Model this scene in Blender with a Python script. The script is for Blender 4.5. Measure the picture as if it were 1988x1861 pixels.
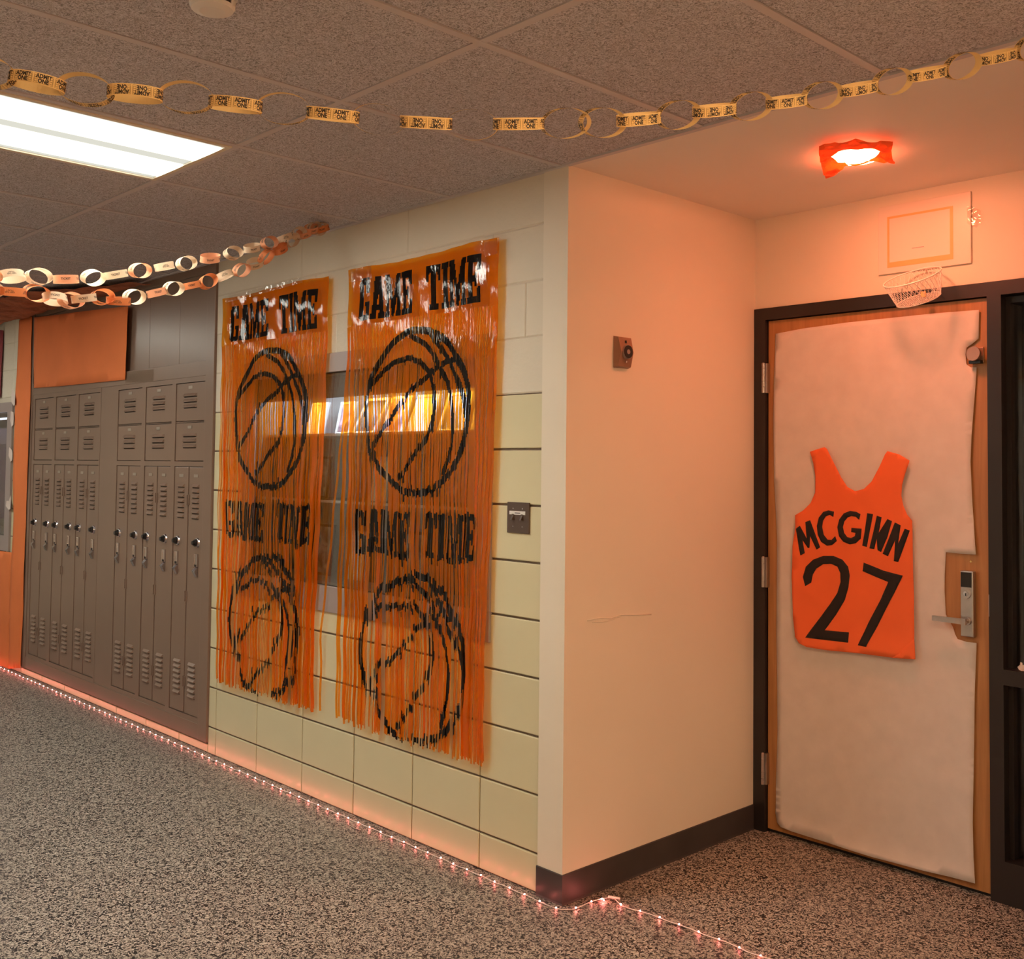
import bpy, bmesh, bisect, math, random
from mathutils import Vector, Matrix, geometry, noise

random.seed(11)
S = bpy.context.scene
COL = S.collection
for o in list(bpy.data.objects):
    bpy.data.objects.remove(o)

# ------------------------------------------------------------------ camera
F, CX, CY = 2048.13, 1005.21, 824.98          # focal length and principal point in photo pixels (1988 x 1861)
YAW, PITCH, ROLL = 0.80963, 0.039459, -0.010928
CAM = Vector((5.00525, -2.65616, 1.49461))
RM = Matrix.Rotation(YAW, 3, 'Z') @ Matrix.Rotation(PITCH, 3, 'X') @ Matrix.Rotation(ROLL, 3, 'Y')
RIGHT, FWD, UP = RM.col[0].copy(), RM.col[1].copy(), RM.col[2].copy()
cd = bpy.data.cameras.new('camera')
cam = bpy.data.objects.new('camera', cd)
COL.objects.link(cam)
cm = Matrix((( RIGHT.x, UP.x, -FWD.x), (RIGHT.y, UP.y, -FWD.y), (RIGHT.z, UP.z, -FWD.z))).to_4x4()
cm.translation = CAM
cam.matrix_world = cm
cd.sensor_fit = 'HORIZONTAL'
cd.sensor_width = 36.0
cd.lens = F / 1988 * 36.0
cd.shift_x = (994 - CX) / 1988
cd.shift_y = -(930.5 - CY) / 1988
cd.clip_start = 0.02
S.camera = cam

# ------------------------------------------------------------------ world, exposure
W = bpy.data.worlds.new('world')
S.world = W
W.use_nodes = True
W.node_tree.nodes['Background'].inputs[0].default_value = (0.02, 0.02, 0.022, 1)
S.view_settings.view_transform = 'Standard'
S.view_settings.look = 'None'
S.view_settings.gamma = 1.0
S.view_settings.use_curve_mapping = False
S.view_settings.exposure = 0.0
S.cycles.max_bounces = 7
S.cycles.diffuse_bounces = 5
S.cycles.transparent_max_bounces = 14
S.cycles.caustics_reflective = False
S.cycles.caustics_refractive = False

# lamp strengths (each lamp's mesh is built further down)
E_TROFFER = 25.0
E_LAMP_FAR = 18.0
E_LAMP_NEAR = 40.0
E_LAMP_END = 40.0
C_TROFFER = (1, .985, .86)
C_WARM = (1, .64, .37)            # fitted warm tint for the two unseen lamps near the camera
C_CAN = (1, .25, .115)
E_CAN = 275.0
E_CASE = 95.0
E_LED = 210.0

# ------------------------------------------------------------------ pixel -> place
def ray(px, py):
    return RIGHT * ((px - CX) / F) + FWD - UP * ((py - CY) / F)
def UY(px, py, Y):
    d = ray(px, py); return CAM + d * ((Y - CAM.y) / d.y)
def UZ(px, py, Z):
    d = ray(px, py); return CAM + d * ((Z - CAM.z) / d.z)
def UX(px, py, X):
    d = ray(px, py); return CAM + d * ((X - CAM.x) / d.x)
def UD(px, py, depth):
    return CAM + ray(px, py) * depth

# ------------------------------------------------------------------ materials
def newmat(name):
    m = bpy.data.materials.new(name); m.use_nodes = True
    nt = m.node_tree; nt.nodes.clear()
    out = nt.nodes.new('ShaderNodeOutputMaterial')
    return m, nt, out
def nd(nt, t, **k):
    n = nt.nodes.new(t)
    for a, v in k.items():
        if a.startswith('i_'):
            n.inputs[a[2:].replace('_', ' ')].default_value = v
        else:
            setattr(n, a, v)
    return n
def c4(c): return (c[0], c[1], c[2], 1)
def ramp(nt, stops, interp='LINEAR'):
    n = nt.nodes.new('ShaderNodeValToRGB'); n.color_ramp.interpolation = interp
    e = n.color_ramp.elements
    while len(e) < len(stops): e.new(0.5)
    for q, (p, c) in zip(e, stops):
        q.position = p; q.color = c4(c) if len(c) == 3 else c
    return n
def coords(nt, scale=(1, 1, 1), kind='Object'):
    t = nt.nodes.new('ShaderNodeTexCoord'); mp = nt.nodes.new('ShaderNodeMapping')
    mp.inputs['Scale'].default_value = scale
    nt.links.new(t.outputs[kind], mp.inputs[0]); return mp
def pbr(name, col, rough=.5, metal=0, spec=.5, var=0.0, vscale=3, bump=0, bscale=40, bdist=.002, trans=0, sub=None):
    """plain surface with a little procedural colour variation and relief"""
    m, nt, out = newmat(name)
    b = nd(nt, 'ShaderNodeBsdfPrincipled', i_Roughness=rough, i_Metallic=metal)
    b.inputs['Specular IOR Level'].default_value = spec
    mp = coords(nt)
    if var:
        n = nd(nt, 'ShaderNodeTexNoise', i_Scale=vscale, i_Detail=4.0)
        nt.links.new(mp.outputs[0], n.inputs['Vector'])
        r = ramp(nt, [(.3, tuple(x * (1 - var) for x in col)), (.7, tuple(min(1, x * (1 + var)) for x in col))])
        nt.links.new(n.outputs[0], r.inputs[0]); nt.links.new(r.outputs[0], b.inputs['Base Color'])
    else:
        b.inputs['Base Color'].default_value = c4(col)
    if bump:
        n2 = nd(nt, 'ShaderNodeTexNoise', i_Scale=bscale, i_Detail=5.0)
        nt.links.new(mp.outputs[0], n2.inputs['Vector'])
        bp = nd(nt, 'ShaderNodeBump', i_Strength=bump, i_Distance=bdist)
        nt.links.new(n2.outputs[0], bp.inputs['Height']); nt.links.new(bp.outputs[0], b.inputs['Normal'])
    last = b
    if trans:
        t = nd(nt, 'ShaderNodeBsdfTranslucent'); t.inputs[0].default_value = c4(col)
        mx = nd(nt, 'ShaderNodeMixShader'); mx.inputs[0].default_value = trans
        nt.links.new(b.outputs[0], mx.inputs[1]); nt.links.new(t.outputs[0], mx.inputs[2]); last = mx
    nt.links.new(last.outputs[0], out.inputs[0])
    return m
def emit(name, col, strength):
    m, nt, out = newmat(name)
    e = nd(nt, 'ShaderNodeEmission'); e.inputs[0].default_value = c4(col); e.inputs[1].default_value = strength
    nt.links.new(e.outputs[0], out.inputs[0]); return m
def thinglass(name, tint=(.9, .92, .92), rough=.0, base=.05):
    m, nt, out = newmat(name)
    t = nd(nt, 'ShaderNodeBsdfTransparent'); t.inputs[0].default_value = c4(tint)
    g = nd(nt, 'ShaderNodeBsdfGlossy'); g.inputs['Roughness'].default_value = rough
    lw = nd(nt, 'ShaderNodeLayerWeight'); lw.inputs[0].default_value = .25
    mr = nd(nt, 'ShaderNodeMapRange'); mr.inputs['To Min'].default_value = base; mr.inputs['To Max'].default_value = .6
    nt.links.new(lw.outputs['Fresnel'], mr.inputs[0])
    mx = nd(nt, 'ShaderNodeMixShader')
    nt.links.new(mr.outputs[0], mx.inputs[0]); nt.links.new(t.outputs[0], mx.inputs[1]); nt.links.new(g.outputs[0], mx.inputs[2])
    nt.links.new(mx.outputs[0], out.inputs[0]); return m
def film(name, tint, body, thru, gloss=.1):
    """coloured see-through plastic film: tinted see-through + coloured body + crinkled gloss"""
    m, nt, out = newmat(name)
    t = nd(nt, 'ShaderNodeBsdfTransparent'); t.inputs[0].default_value = c4(tint)
    d = nd(nt, 'ShaderNodeBsdfDiffuse'); d.inputs[0].default_value = c4(body)
    tl = nd(nt, 'ShaderNodeBsdfTranslucent'); tl.inputs[0].default_value = c4(body)
    md = nd(nt, 'ShaderNodeMixShader'); md.inputs[0].default_value = .35
    nt.links.new(d.outputs[0], md.inputs[1]); nt.links.new(tl.outputs[0], md.inputs[2])
    mx = nd(nt, 'ShaderNodeMixShader'); mx.inputs[0].default_value = thru
    nt.links.new(md.outputs[0], mx.inputs[1]); nt.links.new(t.outputs[0], mx.inputs[2])
    g = nd(nt, 'ShaderNodeBsdfGlossy'); g.inputs['Roughness'].default_value = .07
    mp = coords(nt, (1, 1, .22))
    n = nd(nt, 'ShaderNodeTexNoise', i_Scale=75.0, i_Detail=3.0)
    nt.links.new(mp.outputs[0], n.inputs['Vector'])
    bp = nd(nt, 'ShaderNodeBump', i_Strength=.5, i_Distance=.003)
    nt.links.new(n.outputs[0], bp.inputs['Height']); nt.links.new(bp.outputs[0], g.inputs['Normal'])
    m2 = nd(nt, 'ShaderNodeMixShader'); m2.inputs[0].default_value = gloss
    nt.links.new(mx.outputs[0], m2.inputs[1]); nt.links.new(g.outputs[0], m2.inputs[2])
    nt.links.new(m2.outputs[0], out.inputs[0]); return m
def terrazzo():
    m, nt, out = newmat('terrazzo')
    b = nd(nt, 'ShaderNodeBsdfPrincipled', i_Roughness=.5)
    b.inputs['Specular IOR Level'].default_value = .3
    mp = coords(nt)
    n1 = nd(nt, 'ShaderNodeTexNoise', i_Scale=80.0, i_Detail=2.2, i_Distortion=1.8)
    n2 = nd(nt, 'ShaderNodeTexNoise', i_Scale=120.0, i_Detail=2.0, i_Distortion=.6)
    n3 = nd(nt, 'ShaderNodeTexNoise', i_Scale=1.3, i_Detail=3.0)
    for n in (n1, n2, n3): nt.links.new(mp.outputs[0], n.inputs['Vector'])
    r1 = ramp(nt, [(.478, (0, 0, 0)), (.50, (1, 1, 1))])
    nt.links.new(n1.outputs[0], r1.inputs[0])
    r2 = ramp(nt, [(.36, (.26, .225, .19)), (.5, (.42, .375, .325)), (.66, (.58, .54, .48))])
    nt.links.new(n2.outputs[0], r2.inputs[0])
    mx = nd(nt, 'ShaderNodeMixRGB'); mx.inputs[1].default_value = (.016, .014, .016, 1)
    nt.links.new(r1.outputs[0], mx.inputs[0]); nt.links.new(r2.outputs[0], mx.inputs[2])
    r3 = ramp(nt, [(.3, (.88, .88, .88)), (.7, (1, 1, 1))]); nt.links.new(n3.outputs[0], r3.inputs[0])
    m2 = nd(nt, 'ShaderNodeMixRGB', blend_type='MULTIPLY'); m2.inputs[0].default_value = 1
    nt.links.new(mx.outputs[0], m2.inputs[1]); nt.links.new(r3.outputs[0], m2.inputs[2])
    nt.links.new(m2.outputs[0], b.inputs['Base Color'])
    nt.links.new(b.outputs[0], out.inputs[0]); return m
def ceiltile():
    m, nt, out = newmat('fissured_tile')
    b = nd(nt, 'ShaderNodeBsdfPrincipled', i_Roughness=.95)
    b.inputs['Specular IOR Level'].default_value = .1
    mp = coords(nt)
    n1 = nd(nt, 'ShaderNodeTexNoise', i_Scale=95.0, i_Detail=4.0, i_Distortion=2.4)
    nt.links.new(mp.outputs[0], n1.inputs['Vector'])
    r = ramp(nt, [(.36, (.26, .25, .26)), (.5, (.54, .53, .585)), (.62, (.70, .69, .75))])
    nt.links.new(n1.outputs[0], r.inputs[0]); nt.links.new(r.outputs[0], b.inputs['Base Color'])
    bp = nd(nt, 'ShaderNodeBump', i_Strength=.8, i_Distance=.004)
    nt.links.new(n1.outputs[0], bp.inputs['Height']); nt.links.new(bp.outputs[0], b.inputs['Normal'])
    nt.links.new(b.outputs[0], out.inputs[0]); return m
def wood(name, a, c):
    m, nt, out = newmat(name)
    b = nd(nt, 'ShaderNodeBsdfPrincipled', i_Roughness=.38)
    mp = coords(nt, (16, 16, .9))
    n1 = nd(nt, 'ShaderNodeTexNoise', i_Scale=3.0, i_Detail=6.0, i_Distortion=.5)
    nt.links.new(mp.outputs[0], n1.inputs['Vector'])
    r = ramp(nt, [(.3, a), (.7, c)]); nt.links.new(n1.outputs[0], r.inputs[0])
    nt.links.new(r.outputs[0], b.inputs['Base Color']); nt.links.new(b.outputs[0], out.inputs[0]); return m
def picture(name, stops, scale=14, seed=0.0):
    m, nt, out = newmat(name)
    b = nd(nt, 'ShaderNodeBsdfPrincipled', i_Roughness=.35)
    mp = coords(nt); mp.inputs['Location'].default_value = (seed, seed * 2, seed * 3)
    n1 = nd(nt, 'ShaderNodeTexNoise', i_Scale=scale, i_Detail=3.0, i_Distortion=.8)
    nt.links.new(mp.outputs[0], n1.inputs['Vector'])
    r = ramp(nt, stops); nt.links.new(n1.outputs[0], r.inputs[0])
    nt.links.new(r.outputs[0], b.inputs['Base Color']); nt.links.new(b.outputs[0], out.inputs[0]); return m

M = {}
M['terrazzo'] = terrazzo()
M['ceiltile'] = ceiltile()
M['tbar'] = pbr('grid_paint', (.56, .53, .56), .5)
M['dark_void'] = pbr('dark_void', (.02, .018, .016), .9)
M['block'] = pbr('painted_block', (.66, .60, .49), .55, bump=.35, bscale=55, bdist=.004, var=.03)
M['block_joint'] = pbr('painted_joint', (.60, .54, .44), .6)
M['tile'] = pbr('glazed_tile', (.64, .59, .39), .32, var=.05, vscale=2.2, bump=.03, bscale=9)
M['grout'] = pbr('grout', (.17, .13, .10), .9, var=.15, vscale=30)
M['drywall'] = pbr('cream_drywall', (.74, .67, .56), .62, var=.015, bump=.06, bscale=260, bdist=.001)
M['soffit'] = pbr('soffit_paint', (.82, .75, .68), .7, var=.015)
M['base'] = pbr('black_cove_base', (.045, .038, .038), .45, var=.2, vscale=6)
M['locker'] = pbr('brown_locker_paint', (.225, .148, .110), .30, spec=.5, var=.03, vscale=5, bump=.04, bscale=300, bdist=.001)
M['locker_dark'] = pbr('locker_gap', (.03, .022, .018), .8)
M['chrome'] = pbr('chrome', (.62, .62, .66), .2, 1)
M['steel'] = pbr('satin_steel', (.50, .48, .47), .34, 1, var=.06, vscale=30)
M['black_plastic'] = pbr('black_plastic', (.012, .012, .013), .3)
M['plate'] = pbr('number_plate', (.42, .36, .31), .35, .6)
M['case_metal'] = pbr('mauve_case_metal', (.36, .30, .29), .42, .15)
M['case_in'] = pbr('case_interior', (.27, .25, .245), .6)
M['case_valance'] = pbr('case_valance', (.20, .155, .14), .5)
M['glass'] = thinglass('case_glass', (.92, .93, .93), 0, .03)
M['shelf_glass'] = thinglass('shelf_glass', (.78, .84, .82), .05, .15)
M['white_edge'] = pbr('white_edge', (.75, .74, .72), .5)
M['frame_black'] = pbr('black_door_frame', (.016, .013, .013), .42, var=.2)
M['wood'] = wood('door_wood', (.33, .155, .055), (.46, .235, .09))
M['paper_white'] = pbr('white_banner_paper', (.74, .69, .66), .8, var=.05, vscale=14, bump=.45, bscale=13, bdist=.005, trans=.12)
M['paper_orange'] = pbr('orange_construction_paper', (.78, .20, .055), .85, var=.05, vscale=4, bump=.2, bscale=6, bdist=.004)
M['paper_jersey'] = pbr('orange_jersey_paper', (.85, .155, .04), .8, var=.04, vscale=5)
M['paper_black'] = pbr('black_paper', (.012, .010, .010), .8)
M['paper_pale'] = pbr('pale_cutout_paper', (.70, .60, .55), .8)
M['film'] = film('orange_film', (1, .47, .03), (.95, .235, .003), .66, .06)
M['film_black'] = film('black_printed_film', (.10, .08, .06), (.006, .005, .005), .05, .045)
M['tape'] = thinglass('clear_tape', (.95, .93, .9), .12, .08)
M['ticket_yellow'] = pbr('yellow_ticket_paper', (.95, .71, .32), .75, trans=.25)
M['ticket_back'] = M['ticket_yellow']
M['ticket_ink'] = pbr('ticket_ink', (.03, .022, .02), .7)
M['ticket_line'] = pbr('ticket_brown_line', (.42, .25, .07), .7)
M['ticket_orange'] = pbr('orange_ticket_paper', (.74, .25, .09), .75, trans=.25)
M['ticket_cream'] = pbr('cream_ticket_paper', (.70, .52, .35), .75, trans=.25)
M['ticket_pink'] = pbr('salmon_ticket_paper', (.76, .35, .19), .75, trans=.25)
M['tissue'] = pbr('orange_tissue', (1, .30, .09), .7, trans=.5)
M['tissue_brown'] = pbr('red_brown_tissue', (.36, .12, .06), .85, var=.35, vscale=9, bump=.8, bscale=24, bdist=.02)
M['white_plastic'] = pbr('white_plastic', (.72, .70, .68), .4)
M['brown_plate'] = pbr('brown_switch_plate', (.085, .055, .042), .45)
M['bronze'] = pbr('bronze_housing', (.30, .17, .11), .35, .35)
M['wire_white'] = pbr('white_wire', (.85, .80, .74), .4)
M['backboard'] = pbr('translucent_backboard', (.74, .645, .565), .35)
M['orange_line'] = pbr('orange_board_line', (.84, .44, .17), .4)
M['brass'] = pbr('brass_tack', (.85, .62, .25), .25, 1)
M['led_wire'] = pbr('clear_led_wire', (.90, .82, .80), .3)
M['led'] = emit('led_bead', (1, .18, .15), E_LED)
M['troffer_frame'] = pbr('troffer_frame', (.72, .66, .52), .5)
M['bulb'] = emit('can_lamp', C_CAN, E_CAN)
M['case_tube'] = emit('case_tube', (.72, .86, 1.0), E_CASE)
M['case_tube_dim'] = emit('dim_case_tube', (.80, .86, 1.0), 3.0)
M['blind'] = pbr('dark_blind', (.012, .011, .012), .7)
M['smoke_slot'] = pbr('dark_slot', (.05, .045, .045), .7)
M['purple'] = pbr('purple_cloth', (.20, .10, .20), .85, var=.3, vscale=6)
M['lilac'] = pbr('lilac_cloth', (.42, .32, .45), .85)
M['wine'] = pbr('wine_red_paper', (.26, .04, .05), .8)

def troffer_mat(E_TROFFER, col):
    m, nt, out = newmat('troffer_lens')
    e = nd(nt, 'ShaderNodeEmission')
    t = nt.nodes.new('ShaderNodeTexCoord'); sp = nt.nodes.new('ShaderNodeSeparateXYZ')
    nt.links.new(t.outputs['Object'], sp.inputs[0])
    a = nd(nt, 'ShaderNodeMath', operation='ABSOLUTE'); nt.links.new(sp.outputs['X'], a.inputs[0])
    b = nd(nt, 'ShaderNodeMath', operation='SUBTRACT'); b.inputs[1].default_value = .14; nt.links.new(a.outputs[0], b.inputs[0])
    c = nd(nt, 'ShaderNodeMath', operation='ABSOLUTE'); nt.links.new(b.outputs[0], c.inputs[0])
    mr = nd(nt, 'ShaderNodeMapRange', interpolation_type='SMOOTHSTEP')
    mr.inputs['From Min'].default_value = .03; mr.inputs['From Max'].default_value = .115
    mr.inputs['To Min'].default_value = E_TROFFER * 1.35; mr.inputs['To Max'].default_value = E_TROFFER * .03
    nt.links.new(c.outputs[0], mr.inputs[0]); nt.links.new(mr.outputs[0], e.inputs[1])
    e.inputs[0].default_value = c4(col)
    nt.links.new(e.outputs[0], out.inputs[0]); return m
M['troffer'] = troffer_mat(E_TROFFER, C_TROFFER)
M['lens_far'] = troffer_mat(E_LAMP_FAR, C_TROFFER)
M['lens_near'] = troffer_mat(E_LAMP_NEAR, C_WARM)
M['lens_end'] = troffer_mat(E_LAMP_END, C_WARM)

# ------------------------------------------------------------------ object helpers
WL = {}     # world position of every object we place
def link(name, data, parent=None, loc=(0, 0, 0), rot=None):
    o = bpy.data.objects.new(name, data); COL.objects.link(o)
    loc = Vector(loc); WL[o] = loc.copy()
    if parent is not None:
        o.parent = parent; o.location = loc - WL[parent]
    else:
        o.location = loc
    if rot is not None: o.rotation_euler = rot
    return o
def tag(o, label, cat, group=None):
    o['label'] = label; o['category'] = cat
    if group: o['group'] = group
    return o
def thing(name, label, cat, loc, group=None):
    return tag(link(name, None, None, loc), label, cat, group)
def struct(o, label, cat='structure'):
    o['kind'] = 'structure'; o['label'] = label; o['category'] = cat
    return o
class MB:
    def __init__(s): s.v = []; s.f = []; s.mi = []; s.cur = 0
    def add(s, vs, fs):
        n = len(s.v); s.v += [tuple(v) for v in vs]
        for f in fs: s.f.append([n + i for i in f]); s.mi.append(s.cur)
        return s
    def box(s, x0, x1, y0, y1, z0, z1):
        return s.add([(x0, y0, z0), (x1, y0, z0), (x1, y1, z0), (x0, y1, z0), (x0, y0, z1), (x1, y0, z1), (x1, y1, z1), (x0, y1, z1)],
                     [(3, 2, 1, 0), (4, 5, 6, 7), (0, 1, 5, 4), (1, 2, 6, 5), (2, 3, 7, 6), (3, 0, 4, 7)])
    def cyl(s, c, axis, r0, r1, h, n=20, cap=True):
        c = Vector(c); a = Vector(axis).normalized()
        u = a.orthogonal().normalized(); w = a.cross(u)
        p = []
        for k in range(n):
            t = 2 * math.pi * k / n; d = u * math.cos(t) + w * math.sin(t)
            p.append(c + d * r0); p.append(c + a * h + d * r1)
        fs = [(2 * k, 2 * ((k + 1) % n), 2 * ((k + 1) % n) + 1, 2 * k + 1) for k in range(n)]
        if cap: fs += [tuple(2 * k for k in range(n - 1, -1, -1)), tuple(2 * k + 1 for k in range(n))]
        return s.add(p, fs)
    def tube(s, pts, r, n=6, closed=False):
        pts = [Vector(p) for p in pts]; L = len(pts); ring = []
        up = None
        for i in range(L):
            a = pts[(i - 1) % L] if (closed or i > 0) else pts[i]
            b = pts[(i + 1) % L] if (closed or i < L - 1) else pts[i]
            t = (b - a).normalized()
            u = t.orthogonal().normalized() if up is None else (up - t * up.dot(t))
            if u.length < 1e-6: u = t.orthogonal()
            u.normalize(); up = u; w = t.cross(u)
            ring.append([pts[i] + (u * math.cos(2 * math.pi * k / n) + w * math.sin(2 * math.pi * k / n)) * r for k in range(n)])
        vs = [p for q in ring for p in q]; fs = []
        for i in range(L if closed else L - 1):
            j = (i + 1) % L
            for k in range(n): fs.append((i * n + k, i * n + (k + 1) % n, j * n + (k + 1) % n, j * n + k))
        if not closed: fs += [tuple(range(n - 1, -1, -1)), tuple((L - 1) * n + k for k in range(n))]
        return s.add(vs, fs)
    def mesh(s, name, mats, smooth=False, bevel=0):
        me = bpy.data.meshes.new(name); me.from_pydata(s.v, [], s.f)
        for m in (mats if isinstance(mats, (list, tuple)) else [mats]): me.materials.append(M[m] if isinstance(m, str) else m)
        if any(s.mi): me.polygons.foreach_set('material_index', s.mi)
        if bevel:
            b = bmesh.new(); b.from_mesh(me)
            bmesh.ops.bevel(b, geom=list(b.edges), offset=bevel, segments=2, profile=.5, affect='EDGES', clamp_overlap=True)
            b.to_mesh(me); b.free()
        if smooth: me.shade_smooth() if hasattr(me, 'shade_smooth') else None
        me.update(); return me
    def obj(s, name, mats, parent=None, loc=(0, 0, 0), smooth=False, bevel=0):
        return link(name, s.mesh(name, mats, smooth, bevel), parent, loc)
def bobj(name, mat, b, parent=None, bevel=0):
    """box given in world metres; its origin is put at its own centre"""
    x0, x1, y0, y1, z0, z1 = b
    c = Vector(((x0 + x1) / 2, (y0 + y1) / 2, (z0 + z1) / 2))
    return MB().box(x0 - c.x, x1 - c.x, y0 - c.y, y1 - c.y, z0 - c.z, z1 - c.z).obj(name, mat, parent, c, bevel=bevel)
def inside(poly, x, y):
    r = False; j = len(poly) - 1
    for i in range(len(poly)):
        xi, yi = poly[i]; xj, yj = poly[j]
        if (yi > y) != (yj > y) and x < (xj - xi) * (y - yi) / (yj - yi) + xi: r = not r
        j = i
    return r
def sheet(outline, step, place, thick=0.0):
    """a sheet cut to a 2D outline, filled with a regular net, put in space by place(u, v)"""
    pts = []
    L = len(outline)
    for i in range(L):
        a = Vector(outline[i]); b = Vector(outline[(i + 1) % L]); n = max(1, int((b - a).length / step))
        pts += [a + (b - a) * (k / n) for k in range(n)]
    nb = len(pts); edges = [(i, (i + 1) % nb) for i in range(nb)]
    us = [p.x for p in pts]; vs = [p.y for p in pts]; poly = [tuple(p) for p in pts]
    u = min(us) + step * .5
    while u < max(us):
        v = min(vs) + step * .5
        while v < max(vs):
            if inside(poly, u, v) and min((p.x - u) ** 2 + (p.y - v) ** 2 for p in pts) > (step * .45) ** 2: pts.append(Vector((u, v)))
            v += step
        u += step
    r = geometry.delaunay_2d_cdt(pts, edges, [], 1, 1e-6)
    b = MB(); vv = [place(p.x, p.y) for p in r[0]]
    b.add(vv, [tuple(f) for f in r[2]])
    return b
def solid(o, t):
    m = o.modifiers.new('thickness', 'SOLIDIFY'); m.thickness = t; m.offset = 0
    return o

# ================================================================== SETTING
CEIL = 2.555
XL, XR, YB = -5.2, 7.6, -3.12            # corridor ends and far side
XC, XP = 2.468, 2.347                    # alcove side wall face / pilaster's left edge
AD = 1.15                                # alcove depth
AR = 4.3                                 # alcove right side
# ---- floor
o = MB().box(XL, XR, YB, 1.3, -.08, 0).obj('floor', 'terrazzo')
struct(o, 'speckled tan and black terrazzo floor of the school corridor', 'floor')
# ---- left (corridor) wall: core with openings, tiles and blocks on it
HC = (.335, 1.987, .955, 1.91)           # display case opening x0 x1 z0 z1
HL = (-2.84, -.08, .052, CEIL)           # locker bay
HF = (-4.75, -3.235, .946, 1.86)         # far display window
G = .0075
w = MB()
def wallbox(x0, x1, z0, z1): w.box(x0, x1, G, .36, z0, z1)
wallbox(XL, HF[0], 0, CEIL + .1); wallbox(HF[0], HF[1], 0, HF[2]); wallbox(HF[0], HF[1], HF[3], CEIL + .1)
wallbox(HF[1], HL[0], 0, CEIL + .1); wallbox(HL[0], HL[1], 0, HL[2]); wallbox(HL[1], HC[0], 0, CEIL + .1)
wallbox(HC[0], HC[1], 0, HC[2]); wallbox(HC[0], HC[1], HC[3], CEIL + .1); wallbox(HC[1], XP, 0, CEIL + .1)
w.cur = 1
w.box(XL, XP, .36, .40, 0, CEIL + .1)
wl = w.obj('wall_left', ['grout', 'dark_void'])
struct(wl, 'corridor wall of cream painted block above glazed yellow tile', 'wall')
T, H = .4064, .2032
ZB = .136
JX, JZ = .0028, .0042
rows = [(0, ZB)] + [(ZB + H * k, ZB + H * (k + 1)) for k in range(8)]
tile_cache = {}
def tile(x0, x1, z0, z1, mat='tile', name='wall_tile', jx=JX, jz=JZ, bev=.003):
    k = (round(x1 - x0, 3), round(z1 - z0, 3), mat)
    if k not in tile_cache:
        hw, hh = (x1 - x0) / 2 - jx, (z1 - z0) / 2 - jz
        c = bev
        b = MB()
        b.add([(-hw, G, -hh), (hw, G, -hh), (hw, G, hh), (-hw, G, hh), (-hw, c * .6, -hh), (hw, c * .6, -hh), (hw, c * .6, hh), (-hw, c * .6, hh),
               (-hw + c, 0, -hh + c), (hw - c, 0, -hh + c), (hw - c, 0, hh - c), (-hw + c, 0, hh - c)],
              [(8, 9, 10, 11), (4, 5, 9, 8), (5, 6, 10, 9), (6, 7, 11, 10), (7, 4, 8, 11), (0, 1, 5, 4), (1, 2, 6, 5), (2, 3, 7, 6), (3, 0, 4, 7)])
        tile_cache[k] = b.mesh(name, mat)
    link(name, tile_cache[k], wl, ((x0 + x1) / 2, random.uniform(-.0004, .0004), (z0 + z1) / 2))
OUT = (.232, 2.083, .841, 1.996)         # outer edge of the case frame
def cut(x0, x1, z0, z1, f):
    """lay a piece, leaving out what the case frame covers"""
    m = .012
    if x0 >= OUT[0] + m and x1 <= OUT[1] - m and z0 >= OUT[2] + m and z1 <= OUT[3] - m: return
    if x1 > HC[0] and x0 < HC[1] and z1 > HC[2] and z0 < HC[3]:
        if z0 < HC[2] - .02 and z1 > HC[2]: return f(x0, x1, z0, HC[2] - .004)
        if z1 > HC[3] + .02 and z0 < HC[3]: return f(x0, x1, HC[3] + .004, z1)
        if x0 < HC[0] - .02: return f(x0, HC[0] - .004, z0, z1)
        if x1 > HC[1] + .02: return f(HC[1] + .004, x1, z0, z1)
        return
    f(x0, x1, z0, z1)
for k in range(-1, 6):                    # stack-bonded tile field
    for z0, z1 in rows:
        x0, x1 = k * T, (k + 1) * T
        if k == -1: x0 = HL[1]
        x1 = min(x1, XP)
        cut(x0, x1, z0, z1, tile)
for k in range(-12, 0):                   # tile course under the lockers and papers
    x0, x1 = max(XL, k * T), (k + 1) * T
    if k == -1: x1 = HL[1]
    if x1 > HL[0] and x0 < HL[1]:
        if x0 < HL[0]:
            tile(x0, x1, 0, HL[2] - .004)
        else:
            tile(x0, x1, 0, HL[2] - .004)
    else:
        tile(x0, x1, 0, ZB)
for k in range(-12, -7):
    for z0, z1 in rows[1:]:
        x0, x1 = k * T, min((k + 1) * T, HL[0])
        if x1 > HF[0] and x0 < HF[1] and z1 > HF[2] and z0 < HF[3]:
            if x1 > HF[1] + .02: tile(HF[1] + .004, x1, z0, z1)
            continue
        tile(x0, x1, z0, z1)
ZT = ZB + 8 * H                           # top of the tile
def block(x0, x1, z0, z1): tile(x0, x1, z0, z1, 'block', 'wall_block', .0012, .0016, .004)
for r in range(4):
    z0 = ZT + r * H; z1 = z0 + H if r < 3 else CEIL + .02
    off = .22 if r % 2 == 0 else .22 - T / 2
    x = HL[1]
    while x < XP - .01:
        nx = x + T if x > HL[1] else x + T * (.74 if r % 2 else .3)
        if r == 3: nx = x + 2 * T
        nx = min(nx, XP)
        if XP - nx < .05: nx = XP
        cut(x, nx, z0, z1, block); x = nx
    x = XL
    while x < HL[0] - .01:
        nx = min(x + T, HL[0])
        if HL[0] - nx < .05: nx = HL[0]
        if not (r == 0 and nx > HF[0] and x < HF[1]): block(x, nx, z0, z1)
        x = nx
jb = MB()                                 # painted mortar behind the blocks (lighter than the tile grout)
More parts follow.
